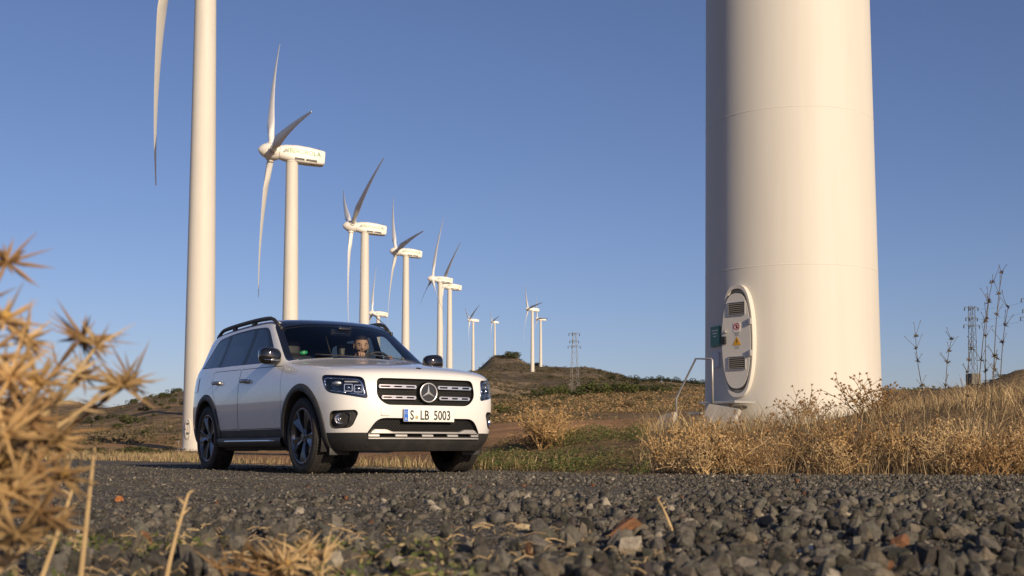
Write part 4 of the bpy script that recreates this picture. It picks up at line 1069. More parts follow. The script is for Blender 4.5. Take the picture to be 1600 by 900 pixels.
# ======================= DRIVER =======================
M_skin = plain('skin', (.50, .30, .20), .5, 0, .10, 30)
M_shirt = plain('dark_shirt', (.05, .05, .055), .85, 0, .2, 25)
M_jeans = plain('dark_trousers', (.03, .035, .05), .9)
M_hair = plain('dark_hair', (.014, .010, .008), .6, 0, .3, 60)
M_eye = plain('eye_white', (.22, .19, .17), .4)
def skin_mesh(name, pts, edges, rad, root=0, sub=2):
    me = bpy.data.meshes.new(name); me.from_pydata(pts, edges, []); o = bpy.data.objects.new(name, me); col.objects.link(o)
    sk = o.modifiers.new('skin', 'SKIN'); sk.use_smooth_shade = True
    lay = me.skin_vertices[0].data
    for i, r in enumerate(rad): lay[i].radius = (r, r) if not hasattr(r, '__len__') else r
    lay[root].use_root = True
    sb = o.modifiers.new('sub', 'SUBSURF'); sb.levels = sub; sb.render_levels = sub
    dg = bpy.context.evaluated_depsgraph_get(); out = bpy.data.meshes.new_from_object(o.evaluated_get(dg))
    col.objects.unlink(o); bpy.data.objects.remove(o)
    return out
HX, HY, HZ = -1.36, .36, 1.372          # head centre in the car's frame
def head_bm():
    b2 = bmesh.new(); bmesh.ops.create_uvsphere(b2, u_segments=36, v_segments=26, radius=1)
    for v in b2.verts:
        p = v.co.copy(); x, y, z = p
        q = Vector((x * .098, y * .076, z * .120))
        f = max(0, x)
        if z < 0: q.y *= 1 - .22 * (-z); q.x *= 1 - (.10 * -z if x > 0 else .25 * -z)          # jaw
        q.x += .034 * math.exp(-(y / .16) ** 2 - ((z + .22) / .16) ** 2) * (f > 0)              # nose
        q.x += .014 * math.exp(-(y / .12) ** 2 - ((z - .02) / .22) ** 2) * (f > 0)              # bridge
        q.x += .009 * math.exp(-((z - .20) / .09) ** 2) * f * (abs(y) < .75)                    # brow
        for s in (-1, 1): q.x -= .014 * math.exp(-((y - s * .40) / .20) ** 2 - ((z - .04) / .12) ** 2) * (f > 0)   # sockets
        q.x += .008 * math.exp(-(y / .30) ** 2 - ((z + .52) / .09) ** 2) * (f > 0)              # lips
        q.x += .014 * math.exp(-(y / .32) ** 2 - ((z + .88) / .16) ** 2) * (f > 0)              # chin
        v.co = q
    for s in (-1, 1):                                                                            # ears
        r = bmesh.ops.create_uvsphere(b2, u_segments=12, v_segments=8, radius=1)
        for v in r['verts']: v.co = Vector((v.co.x * .020 - .012, v.co.y * .010 + s * .076, v.co.z * .032 - .008))
    return b2
turn = Matrix.Translation((HX, HY, HZ)) @ Matrix.Rotation(R(-14), 4, 'Z') @ Matrix.Rotation(R(6), 4, 'Y')
person = None
J = {'pel': (-1.42, .36, .66), 'sp': (-1.47, .36, .86), 'ch': (-1.50, .36, 1.03), 'nb': (-1.47, .36, 1.15), 'nk': (-1.40, .36, 1.27)}
pts = [J['pel'], J['sp'], J['ch'], J['nb'], J['nk']]; rad = [(.13, .17), (.12, .16), (.115, .18), (.075, .09), .056]; ed = [(0, 1), (1, 2), (2, 3), (3, 4)]
wheel_hand = {}
for sg in (-1, 1):
    i = len(pts); hyy = .36 + sg * .165; hgt = 1.205 + (.03 if sg < 0 else .0)
    pts += [(-1.48, .36 + sg * .19, 1.10), (-1.32, .36 + sg * .27, .97), (-1.12, .36 + sg * .21, 1.085), (-1.045, hyy, hgt - .005)]
    rad += [.068, .052, .043, .032]; ed += [(2, i), (i, i + 1), (i + 1, i + 2), (i + 2, i + 3)]
    i = len(pts); pts += [(-1.40, .36 + sg * .10, .64), (-.98, .36 + sg * .14, .70), (-.80, .36 + sg * .13, .40), (-.68, .36 + sg * .13, .36)]
    rad += [.09, .068, .05, .035]; ed += [(0, i), (i, i + 1), (i + 1, i + 2), (i + 2, i + 3)]
    wheel_hand[sg] = (hyy, hgt)
me_cl = skin_mesh('clothes', pts, ed, rad)
# skin: neck, head, wrists, hands with five fingers curled round the rim
hp, he, hr = [], [], []
bmb = head_bm(); bmesh.ops.transform(bmb, matrix=turn, verts=bmb.verts)
def tube_to(pts_, rs_): add_tube(bmb, pts_, rs_, 10)
tube_to([(-1.47, .36, 1.12), (-1.42, .36, 1.22), (HX - .02, HY, HZ - .05)], [.064, .056, .055])
for sg in (-1, 1):
    hyy, hgt = wheel_hand[sg]; a0 = Vector((-1.065, hyy, hgt - .005))
    tube_to([(-1.11, .36 + sg * .205, hgt - .075), a0, (-1.035, hyy - sg * .003, hgt + .008), (-1.012, hyy - sg * .005, hgt + .018)], [.030, .028, .036, .030])
    for k in range(4):
        oy = (-.030 + .020 * k) ; L_ = (.9, 1.0, .96, .8)[k]
        b0 = Vector((-1.022, hyy + oy, hgt + .020)); tube_to([b0, b0 + Vector((.026, 0, .014)) * L_, b0 + Vector((.048, 0, -.006)) * L_, b0 + Vector((.044, 0, -.032)) * L_, b0 + Vector((.026, 0, -.040)) * L_], [.0100, .0098, .0092, .0086, .0070])
    b0 = Vector((-1.045, hyy - sg * .030, hgt + .000)); tube_to([b0, b0 + Vector((.020, -sg * .016, -.004)), b0 + Vector((.040, -sg * .020, -.018)), b0 + Vector((.050, -sg * .014, -.032))], [.013, .012, .0105, .008])
person = bm_obj('person', bmb, M_skin, None); person.matrix_world = car.matrix_basis.copy()
person.location = car.location; person.rotation_euler = car.rotation_euler
tag(person, 'bearded person in dark clothing at the steering wheel of the white SUV', 'person')
me_cl.materials.clear(); me_cl.materials.append(M_shirt); link(bpy.data.objects.new('clothing', me_cl), person)
b2 = bmesh.new(); bmesh.ops.create_uvsphere(b2, u_segments=28, v_segments=18, radius=1)
dl = []
for v in b2.verts:
    p = v.co.copy()
    if p.x > .18 and p.z < .30 + .12 * p.x or p.z < -.35: dl.append(v)
    nz = mnoise.noise(p * 5) * .004
    v.co = Vector((p.x * (.105 + nz) - .004, p.y * (.082 + nz), p.z * (.127 + nz) + .006))
bmesh.ops.delete(b2, geom=dl, context='VERTS'); bmesh.ops.transform(b2, matrix=turn, verts=b2.verts); bm_obj('hair', b2, M_hair, person)
b2 = head_bm(); dl = [v for v in b2.verts if not (v.co.z < -.036 and v.co.x > -.045) or (v.co.x > .092 and v.co.z > -.052)]
bmesh.ops.delete(b2, geom=dl, context='VERTS')
b2.normal_update()
for v in b2.verts: v.co += v.normal * .0035
bmesh.ops.transform(b2, matrix=turn, verts=b2.verts); bm_obj('beard', b2, M_hair, person)
for sg in (-1, 1):
    b2 = bmesh.new(); bmesh.ops.create_uvsphere(b2, u_segments=12, v_segments=8, radius=.0105, matrix=turn @ Matrix.Translation((.076, sg * .031, .005))); eo = bm_obj('eye', b2, M_eye, person)
    b2 = bmesh.new(); bmesh.ops.create_uvsphere(b2, u_segments=10, v_segments=6, radius=.0058, matrix=turn @ Matrix.Translation((.082, sg * .031, .004))); bm_obj('iris', b2, M_hair, eo)
    b2 = bmesh.new(); add_tube(b2, [turn @ Vector((.090 - .010 * abs(t), sg * (.031 + .018 * t), .027 - .003 * t * t)) for t in (-1, -.3, .4, 1)], [.005, .0065, .0065, .004], 6); bm_obj('eyebrow', b2, M_hair, person)
# ======================= CRUSHED STONE =======================
def hull_stone(seed, n):
    r_ = np.random.default_rng(seed); p = r_.normal(size=(n, 3)); p /= np.linalg.norm(p, axis=1)[:, None]; p *= r_.uniform(.62, 1.2, (n, 1))
    p *= np.array([1, r_.uniform(.65, .95), r_.uniform(.45, .75)]); b2 = bmesh.new(); [b2.verts.new(q) for q in p]
    bmesh.ops.convex_hull(b2, input=b2.verts); bmesh.ops.delete(b2, geom=[v for v in b2.verts if not v.link_faces], context='VERTS')
    bmesh.ops.triangulate(b2, faces=b2.faces); bmesh.ops.recalc_face_normals(b2, faces=b2.faces); b2.verts.index_update()
    V = np.array([v.co[:] for v in b2.verts]); Fc = np.array([[v.index for v in f.verts] for f in b2.faces]); b2.free(); return V, Fc
FINE = [hull_stone(100 + k, 18) for k in range(12)]; COARSE = [hull_stone(200 + k, 12) for k in range(8)]
def stone_tints(n):
    u = rng.random(n); c = np.array([.092, .085, .071]) * rng.uniform(.4, 1.75, (n, 1)) * np.array([1, 1, 1]) + rng.normal(0, .0018, (n, 3))
    c = np.where((u > .84)[:, None], np.array([.15, .128, .096]) * rng.uniform(.7, 1.3, (n, 1)), c)
    c = np.where((u > .975)[:, None], np.array([.33, .29, .23]) * rng.uniform(.7, 1.2, (n, 1)), c)
    c = np.where(((u > .965) & (u < .975))[:, None], np.array([.17, .08, .04]) * rng.uniform(.7, 1.2, (n, 1)), c)
    return np.clip(c, .01, .8)
def rots(n, tilt=None):
    q = rng.normal(size=(n, 4)); q /= np.linalg.norm(q, axis=1)[:, None]; w_, x, y, z = q.T
    return np.stack([np.stack([1 - 2 * (y * y + z * z), 2 * (x * y - z * w_), 2 * (x * z + y * w_)], 1), np.stack([2 * (x * y + z * w_), 1 - 2 * (x * x + z * z), 2 * (y * z - x * w_)], 1), np.stack([2 * (x * z - y * w_), 2 * (y * z + x * w_), 1 - 2 * (x * x + y * y)], 1)], 1)
def scatter(n, y0, y1, half, rmin, rmax, power):
    Y = np.sqrt(rng.uniform(y0 ** 2, y1 ** 2, n)); X = rng.uniform(-half, half, n) * (Y + .6)
    r = rmin + (rmax - rmin) * rng.random(n) ** power; return X, Y, r
def mass(name, X, Y, r, protos, mat, sink=.25):
    ok = (Y - road_edge(X)) < .3; X, Y, r = X[ok], Y[ok], r[ok]; n = len(X); Z = height(X, Y) + r * (rng.uniform(-.2, .75, n) - sink - .55 * smooth01(.35, -.5, X / Y * 2.5 + 1.2 * fbm(X * .9, Y * .9, 2))); Rm = rots(n); T = stone_tints(n); k = rng.integers(0, len(protos), n)
    VV, FF, CC = [], [], []; off = 0
    for p, (pv, pf) in enumerate(protos):
        i = np.nonzero(k == p)[0]; m = len(i)
        v = np.einsum('nij,vj->nvi', Rm[i] * r[i][:, None, None], pv) + np.stack([X, Y, Z], 1)[i][:, None, :]
        FF.append((pf[None] + (np.arange(m) * len(pv))[:, None, None] + off).reshape(-1, 3)); VV.append(v.reshape(-1, 3)); CC.append(np.repeat(T[i], len(pv), 0)); off += m * len(pv)
    o = np_mesh(name, np.concatenate(VV), np.concatenate(FF), 3, mat, road, False, np.concatenate(CC)); o['kind'] = 'stuff'; return o
def stone_mat(name, per_object):
    m, N, L, b = new_mat(name); ge = N.new('ShaderNodeNewGeometry')
    if per_object: at = N.new('ShaderNodeObjectInfo'); c = at.outputs['Color']
    else: at = N.new('ShaderNodeAttribute'); at.attribute_name = 'tint'; c = at.outputs['Color']
    n1 = N.new('ShaderNodeTexNoise'); n1.inputs['Scale'].default_value = 70; n1.inputs['Detail'].default_value = 6; n1.inputs['Roughness'].default_value = .7; L.new(ge.outputs['Position'], n1.inputs['Vector'])
    mr = N.new('ShaderNodeMapRange'); mr.inputs[1].default_value = .3; mr.inputs[2].default_value = .7; mr.inputs[3].default_value = .6; mr.inputs[4].default_value = 1.5; L.new(n1.outputs[0], mr.inputs[0])
    vm = N.new('ShaderNodeVectorMath'); vm.operation = 'SCALE'; L.new(c, vm.inputs[0]); L.new(mr.outputs[0], vm.inputs['Scale'])
    n2 = N.new('ShaderNodeTexNoise'); n2.inputs['Scale'].default_value = 25; n2.inputs['Detail'].default_value = 4; L.new(ge.outputs['Position'], n2.inputs['Vector'])
    m3 = N.new('ShaderNodeMapRange'); m3.inputs[1].default_value = .5; m3.inputs[2].default_value = .75; m3.inputs[4].default_value = .25; L.new(n2.outputs[0], m3.inputs[0])
    mx = N.new('ShaderNodeMix'); mx.data_type = 'RGBA'; L.new(m3.outputs[0], mx.inputs[0]); L.new(vm.outputs[0], mx.inputs[6]); mx.inputs[7].default_value = (.14, .115, .08, 1)      # dust
    L.new(mx.outputs[2], b.inputs['Base Color']); b.inputs['Roughness'].default_value = .85; b.inputs['Specular IOR Level'].default_value = .3
    bp = N.new('ShaderNodeBump'); bp.inputs['Strength'].default_value = 1; bp.inputs['Distance'].default_value = .012; L.new(n1.outputs[0], bp.inputs['Height']); L.new(bp.outputs[0], b.inputs['Normal'])
    return m
M_stone = stone_mat('stone_fragments', False); M_stone1 = stone_mat('stone_single', True)
X, Y, r = scatter(27000, 1.6, 5.2, .54, .0045, .036, 3.6)
# the 300 stones that show largest are objects of their own
vis = (np.abs(X / Y) < .43) & (Y > 2.1) & (Y < 5.2); score = np.where(vis, r / Y, 0); big = np.argsort(-score)[:296]; keep = np.ones(len(X), bool); keep[big] = False
mass('gravel', X[keep], Y[keep], r[keep], FINE, M_stone)
ME_ST = []
for k, (pv, pf) in enumerate(FINE):
    me = bpy.data.meshes.new('stone'); me.from_pydata(pv.tolist(), [], pf.tolist()); me.materials.append(M_stone1); ME_ST.append(me)
tb = stone_tints(len(big)); zb = height(X[big], Y[big])
def single(x, y, z, rad, c, k, eul):
    o = bpy.data.objects.new('stone', ME_ST[k]); o.location = (x, y, z); o.scale = (rad,) * 3; o.rotation_euler = eul; o.color = (*c, 1); return link(o, road)
for q, i in enumerate(big): single(X[i], Y[i], zb[q] + r[i] * .35, r[i], tb[q], q % 12, tuple(rng.uniform(0, 6.3, 3)))
# a few that stand out by colour
for (px, py, rad, c) in ((190, 779, .045, (.42, .16, .05)), (978, 838, .085, (.20, .095, .045)), (1262, 856, .035, (.55, .50, .40)), (820, 826, .03, (.45, .36, .22))):
    Yd = CAM.z * F_PX / (py - HOR) * .93; Xd = (px - 800) / F_PX * Yd; o = single(Xd, Yd, hz(Xd, Yd) + rad * .25, rad, c, (3, 7, 5, 9)[px % 4], (.3, .2, px)); o.scale = (rad * 1.15, rad, rad * .62); o.rotation_euler = (.15, -.1, px)
X, Y, r = scatter(19000, 5.2, 10.5, .53, .006, .030, 3.0); mass('gravel', X, Y, r, COARSE, M_stone)
X, Y, r = scatter(26000, 9.0, 18, .50, .006, .019, 2.2); mass('gravel', X, Y, r, COARSE, M_stone, -.1)
X, Y, r = scatter(16000, 1.6, 4.2, .52, .0022, .0055, 1.5); mass('fine_chippings', X, Y, r, COARSE, M_stone, -.2)
X, Y, r = scatter(30000, 1.7, 9.5, .50, .0035, .010, 2.2); mass('fine_chippings', X, Y, r, COARSE, M_stone, -.35)
# ======================= VEGETATION =======================
def plant_mat(name, base, transl=.25, var=.25):
    m, N, L, b = new_mat(name); at = N.new('ShaderNodeAttribute'); at.attribute_name = 'tint'
    ge = N.new('ShaderNodeNewGeometry'); n1 = N.new('ShaderNodeTexNoise'); n1.inputs['Scale'].default_value = 9; L.new(ge.outputs['Position'], n1.inputs['Vector'])
    mr = N.new('ShaderNodeMapRange'); mr.inputs[1].default_value = .3; mr.inputs[2].default_value = .7; mr.inputs[3].default_value = 1 - var; mr.inputs[4].default_value = 1 + var; L.new(n1.outputs[0], mr.inputs[0])
    vm = N.new('ShaderNodeVectorMath'); vm.operation = 'SCALE'; L.new(mr.outputs[0], vm.inputs['Scale'])
    if base is None: L.new(at.outputs['Color'], vm.inputs[0])
    else: vm.inputs[0].default_value = base
    L.new(vm.outputs[0], b.inputs['Base Color']); b.inputs['Roughness'].default_value = .8; b.inputs['Specular IOR Level'].default_value = .25
    tr = N.new('ShaderNodeBsdfTranslucent'); L.new(vm.outputs[0], tr.inputs[0]); mx = N.new('ShaderNodeMixShader'); mx.inputs[0].default_value = transl
    L.new(b.outputs[0], mx.inputs[1]); L.new(tr.outputs[0], mx.inputs[2]); L.new(mx.outputs[0], N['Material Output'].inputs[0]); return m
M_grass = plant_mat('dry_grass', None); M_straw = plant_mat('straw_stem', (.50, .36, .19), .1); M_spike = plant_mat('dry_thistle_bract', (.46, .305, .14), .2, .45)
M_brown = plant_mat('brown_thistle', (.27, .165, .075), .1, .35); M_yel = plant_mat('thistle_flower', (.48, .30, .09), .1); M_leaf = plant_mat('shrub_leaf', None, .2); M_bark = plant_mat('twig_bark', (.13, .095, .06), 0)
M_dead = plant_mat('dead_stalk', (.11, .085, .055), .05)
def blades(name, X, Y, h, wd, T, lean, mat, kind=True, zoff=-.02, parent=None):
    n = len(X); Z = height(X, Y) + zoff; a = rng.uniform(0, 2 * np.pi, n); la = rng.uniform(0, 2 * np.pi, n); le = h * lean * rng.uniform(.2, 1, n)
    d = np.stack([np.cos(a), np.sin(a), np.zeros(n)], 1) * (wd / 2)[:, None]; L_ = np.stack([np.cos(la), np.sin(la), np.zeros(n)], 1) * le[:, None]; B = np.stack([X, Y, Z], 1); up = np.array([0, 0, 1.])
    P = [B - d, B + d, B + L_ * .30 + up * (h * .55)[:, None] - d * .8, B + L_ * .30 + up * (h * .55)[:, None] + d * .8, B + L_ + up * (h * .96)[:, None]]
    V = np.stack(P, 1).reshape(-1, 3); i = np.arange(n) * 5
    Fc = np.concatenate([np.stack([i, i + 1, i + 3], 1), np.stack([i, i + 3, i + 2], 1), np.stack([i + 2, i + 3, i + 4], 1)])
    o = np_mesh(name, V, Fc, 3, mat, parent, False, np.repeat(T, 5, 0)); o['kind'] = 'stuff'; return o
def tint(n, cs, sd=.22):
    c = np.array(cs)[rng.integers(0, len(cs), n)]; return np.clip(c * rng.uniform(1 - sd, 1 + sd, (n, 1)), .005, .9)
DRY = [(.48, .355, .19), (.42, .31, .165), (.55, .43, .25), (.33, .24, .125), (.26, .185, .10), (.20, .14, .08)]
def sample(n, x0, x1, s0, s1, power=1.0):
    X = rng.uniform(x0, x1, n); Y = road_edge(X) + s0 + (s1 - s0) * rng.random(n) ** power; return X, Y
# tall dry grass on the bank around the near tower
X, Y = sample(64000, .9, 11, .0, 11, 1.15); cl = fbm(X * .8, Y * .8, 3); keep = (cl + .22 > rng.random(len(X)) * .6) & (np.hypot(X - T0.x, Y - T0.y) > 1.55) & (X > .108 * Y + .5 * fbm(X * 1.1 + 4, Y * 1.1, 2))
X, Y = X[keep], Y[keep]; s = Y - road_edge(X); h = rng.uniform(.06, 1, len(X)) ** 1.5 * .42 * (.75 + .35 * smooth01(0, 2.0, s) - .45 * smooth01(4, 7, s)) * (1 + 1.2 * np.clip(fbm(X * .7 + 9, Y * .7, 2), -.5, .6)); g = blades('dry_grass', X, Y, h, rng.uniform(.004, .009, len(X)), tint(len(X), DRY, .3) * (1 + .9 * np.clip(fbm(X * .9, Y * .9 + 7, 2), -.4, .3))[:, None], 1.0, M_grass)
tag(g, 'tall dry straw-coloured grass covering the bank around the big tower', 'grass')
# low dry grass along the road edge behind the car and on the left verge
X = rng.uniform(-26, .9, 30000); Y = road_edge(X) + .1 + (10 + .5 * np.abs(X)) * rng.random(30000) ** 1.6; q = 800 + F_PX * X / Y; k = (fbm(X * .5, Y * .5, 3) > -.12) & ((q < 330) | (Y - road_edge(X) < .9 + .8 * rng.random(30000)) & (rng.random(30000) < .8)); X, Y = X[k], Y[k]
g = blades('verge_grass', X, Y, rng.uniform(.05, .20, len(X)), rng.uniform(.006, .014, len(X)), tint(len(X), DRY + [(.20, .19, .07)]), .6, M_grass); tag(g, 'short dry grass along the far edge of the gravel road', 'grass')
# scattered tufts further back
NF = 60000; X = rng.uniform(-60, 60, NF); Y = rng.uniform(24, 130, NF); q = 800 + F_PX * X / Y; k = (np.abs(X / Y) < .5) & (fbm(X * .25, Y * .25, 4) > .06) & ((Y > 62) | (q < 330) | (q > 1010)); X, Y = X[k], Y[k]
g = blades('field_grass', X, Y, rng.uniform(.06, .26, len(X)), rng.uniform(.008, .022, len(X)), tint(len(X), [(.34, .25, .13), (.26, .19, .10), (.20, .15, .08), (.15, .125, .06)]), .9, M_grass); tag(g, 'sparse dry grass tufts on the earth field behind the car', 'grass')
# green weeds between road and red earth
def leaves(name, X, Y, Z, size, T, mat, parent=None):
    n = len(X); A = rng.normal(size=(n, 3)); A[:, 2] = np.abs(A[:, 2]) * .6; A /= np.linalg.norm(A, axis=1)[:, None]; Bv = np.cross(A, rng.normal(size=(n, 3))); Bv /= np.linalg.norm(Bv, axis=1)[:, None]
    c = np.stack([X, Y, Z], 1); s_ = size[:, None]; V = np.stack([c - A * s_, c + Bv * s_ * .45, c + A * s_, c - Bv * s_ * .45], 1).reshape(-1, 3); i = np.arange(n) * 4
    o = np_mesh(name, V, np.stack([i, i + 1, i + 2, i + 3], 1), 4, mat, parent, False, np.repeat(T, 4, 0)); return o
NW = 70000; X = rng.uniform(-.7, 2.2, NW); Y = road_edge(X) + .12 + 5.6 * rng.random(NW) ** 1.1; cl = fbm(X * 1.3, Y * 1.3, 3); k = (cl + .12 > rng.random(NW) * .38) & (X < .112 * Y); X, Y, cl = X[k], Y[k], cl[k]
Z = height(X, Y) + rng.random(len(X)) * (.03 + .30 * np.clip(cl + .12, 0, .6)); o = leaves('green_weeds', X, Y, Z, rng.uniform(.006, .017, len(X)), tint(len(X), [(.085, .115, .03), (.06, .09, .025), (.13, .14, .05), (.22, .17, .08)]), M_leaf); o['kind'] = 'stuff'; tag(o, 'low green weeds between the gravel road and the red earth', 'weeds')
X = rng.uniform(-.95, -.05, 2600); Y = rng.uniform(1.7, 2.6, 2600); k = fbm(X * 4, Y * 4, 2) > .02; X, Y = X[k], Y[k]
o = leaves('ground_weeds', X, Y, height(X, Y) + rng.random(len(X)) * .035 + .01, rng.uniform(.004, .011, len(X)), tint(len(X), [(.12, .14, .045), (.30, .24, .12), (.09, .11, .035)]), M_leaf); o['kind'] = 'stuff'; tag(o, 'tiny green weeds among the stones beside the thistle', 'weeds')

# ---- thistle heads ----
def spike(bmx, a, b, r, seg=4):
    a, b = Vector(a), Vector(b); t = (b - a).normalized(); u = t.orthogonal().normalized(); v = t.cross(u); tip = bmx.verts.new(b)
    mid = a.lerp(b, .35); R0 = [bmx.verts.new(a + (u * math.cos(k * 2 * math.pi / seg) + v * math.sin(k * 2 * math.pi / seg)) * r * .6) for k in range(seg)]; R1 = [bmx.verts.new(mid + (u * math.cos(k * 2 * math.pi / seg) + v * math.sin(k * 2 * math.pi / seg)) * r) for k in range(seg)]
    for k in range(seg): bmx.faces.new((R0[k], R0[(k + 1) % seg], R1[(k + 1) % seg], R1[k])); bmx.faces.new((R1[k], R1[(k + 1) % seg], tip))
def head_mesh(name, L, r, n, seed, mat, flower=None):
    rr = random.Random(seed); bmx = bmesh.new()
    for k in range(n):
        z = -0.45 + 1.3 * (k + .5) / n; a = k * 2.4 + rr.uniform(-.3, .3); c = math.sqrt(max(.02, 1 - min(.98, abs(z)) ** 2)); d = Vector((math.cos(a) * c, math.sin(a) * c, z)).normalized(); l = L * rr.uniform(.35, 1.25)
        spike(bmx, d * L * .10, d * l + Vector((0, 0, -.12 * L * rr.random())), r)
    bmesh.ops.create_icosphere(bmx, subdivisions=1, radius=L * .13)
    return take(bm_obj(name, bmx, mat, None, False))
HEADS = [head_mesh('thistle_head', .050, .0024, 24, k, M_spike if k % 3 else M_brown) for k in range(6)]
b2 = bmesh.new(); bmesh.ops.create_icosphere(b2, subdivisions=2, radius=.0065)
for v in b2.verts: v.co *= 1 + .25 * mnoise.noise(v.co * 300)
ME_FLOWER = take(bm_obj('flower', b2, M_yel, None, False))
def curve_pts(p, d, L, n, wob, rr, grav=0):
    pts = [Vector(p)]; d = Vector(d).normalized()
    for k in range(n):
        d = (d + Vector((rr.uniform(-wob, wob), rr.uniform(-wob, wob), rr.uniform(-wob, wob) - grav))).normalized(); pts.append(pts[-1] + d * L / n)
    return pts
def thistle_bush(base, heads, lab):
    """branching dry thistle: every stem, spiny leaf and head is a part"""
    rr = random.Random(3); e = empty('dry_thistle', base); tag(e, lab, 'thistle'); B = Vector(base)
    for k, (tip, sz) in enumerate(heads):
        tip = Vector(tip) - B; root = Vector((rr.uniform(-.05, .05), rr.uniform(-.05, .05), 0)); mid = root.lerp(tip, .55) + Vector((rr.uniform(-.05, .03), rr.uniform(-.05, .05), .03))
        pts = [root * (1 - t) ** 2 + mid * 2 * t * (1 - t) + tip * t * t for t in np.linspace(0, 1, 9)]; bmx = bmesh.new(); add_tube(bmx, pts, [.0050 - .0028 * t for t in np.linspace(0, 1, 9)], 5)
        for t in (2, 3, 4, 5, 6, 7, 8):                                # spiny leaves along the stem
            for q in range(4):
                d = Vector((rr.uniform(-1, 1), rr.uniform(-1, 1), rr.uniform(-.2, .9))).normalized(); spike(bmx, pts[t], pts[t] + d * rr.uniform(.02, .08), .0022)
        st = bm_obj('stem', bmx, M_straw if k % 3 else M_brown, e, False)
        h = bpy.data.objects.new('thistle_head', HEADS[k % 6]); h.scale = (sz,) * 3; h.location = tip; h.rotation_euler = (rr.uniform(-.7, .7), rr.uniform(-.7, .7), rr.uniform(0, 6)); link(h, e)
        if k % 6 == 1:
            f = bpy.data.objects.new('flower', ME_FLOWER); f.location = Vector((0, 0, .010)); link(f, h)
    return e
rr = random.Random(5); hd = []
for (px, py, Y, sz) in ((5, 408, 1.5, 1.0), (2, 500, 1.45, 1.0), (38, 532, 1.5, 1.0), (125, 528, 1.6, 1.05), (150, 540, 1.58, .7), (188, 602, 1.62, 1.1), (205, 596, 1.66, .75), (60, 600, 1.45, 1.1), (15, 590, 1.4, 1.2), (40, 655, 1.42, 1.2), (85, 690, 1.5, 1.1), (10, 680, 1.38, 1.2), (55, 735, 1.45, 1.1), (100, 745, 1.5, .9), (20, 770, 1.4, 1.2), (65, 800, 1.42, 1.1), (30, 835, 1.38, 1.1), (90, 820, 1.46, .8), (-30, 560, 1.4, 1.2), (-50, 650, 1.4, 1.2), (-40, 750, 1.38, 1.2), (-70, 470, 1.45, 1.0), (-90, 600, 1.45, 1.2), (130, 590, 1.6, .8), (30, 620, 1.55, 1.0), (0, 730, 1.5, 1.1), ):
    hd.append((pix(px, py, Y), sz))
thistle_bush((-.80, 1.52, hz(-.80, 1.52) - .02), hd, 'dry golden spiny thistle growing close by at the left, out of focus')
# small sprigs and straws among the stones
hd = [(pix(px, py, Y), sz) for (px, py, Y, sz) in ((410, 872, 2.0, .75), (450, 880, 1.95, .6), (480, 858, 2.05, .7), (345, 885, 1.95, .55), (500, 868, 2.1, .5))]
thistle_bush((-.34, 2.02, hz(-.34, 2.02) - .02), hd, 'small dry thistle sprig lying low among the foreground stones')
for (p0, p1, p2, Y, lab) in (((262, 895), (272, 850), (297, 770), 2.05, 'single bent straw stalk standing between thistle and sprig'), ((128, 880), (142, 780), (150, 690), 1.8, 'thick pale straw stalk standing beside the golden thistle'), ((1050, 812), (1040, 800), (1026, 778), 3.3, 'short broken straw stuck in the stones near the rusty rock'), ((60, 860), (110, 790), (130, 715), 1.9, 'thin curved straw behind the golden thistle')):
    a, b, c = [pix(q[0], q[1], Y) for q in (p0, p1, p2)]; a.z = hz(a.x, a.y) - .01; bmx = bmesh.new(); pts = [a * (1 - t) ** 2 + b * 2 * t * (1 - t) + c * t * t for t in np.linspace(0, 1, 10)]
    add_tube(bmx, pts, [.0042 - .0022 * t for t in np.linspace(0, 1, 10)], 6)
    for k in range(5): d = Vector((rr.uniform(-1, 1), rr.uniform(-1, 1), rr.uniform(.2, 1))).normalized(); spike(bmx, pts[6 + k % 4], pts[6 + k % 4] + d * .02, .002)
    tag(bm_obj('straw', bmx, M_straw, None, False), lab, 'straw')
X = rng.uniform(-1.0, .3, 260); Y = rng.uniform(1.8, 3.2, 260); bmx = bmesh.new()
for x, y in zip(X, Y):
    z = hz(x, y) + .018; a = rr.uniform(0, 6.3); l = rr.uniform(.015, .06); add_tube(bmx, [(x, y, z), (x + l * .5 * math.cos(a), y + l * .5 * math.sin(a), z + .008), (x + l * math.cos(a), y + l * math.sin(a), z + rr.uniform(-.005, .012))], .0011, 3)
o = bm_obj('straw_litter', bmx, M_straw, None, False); o['kind'] = 'stuff'; tag(o, 'loose bits of straw lying on the near stones', 'straw litter')

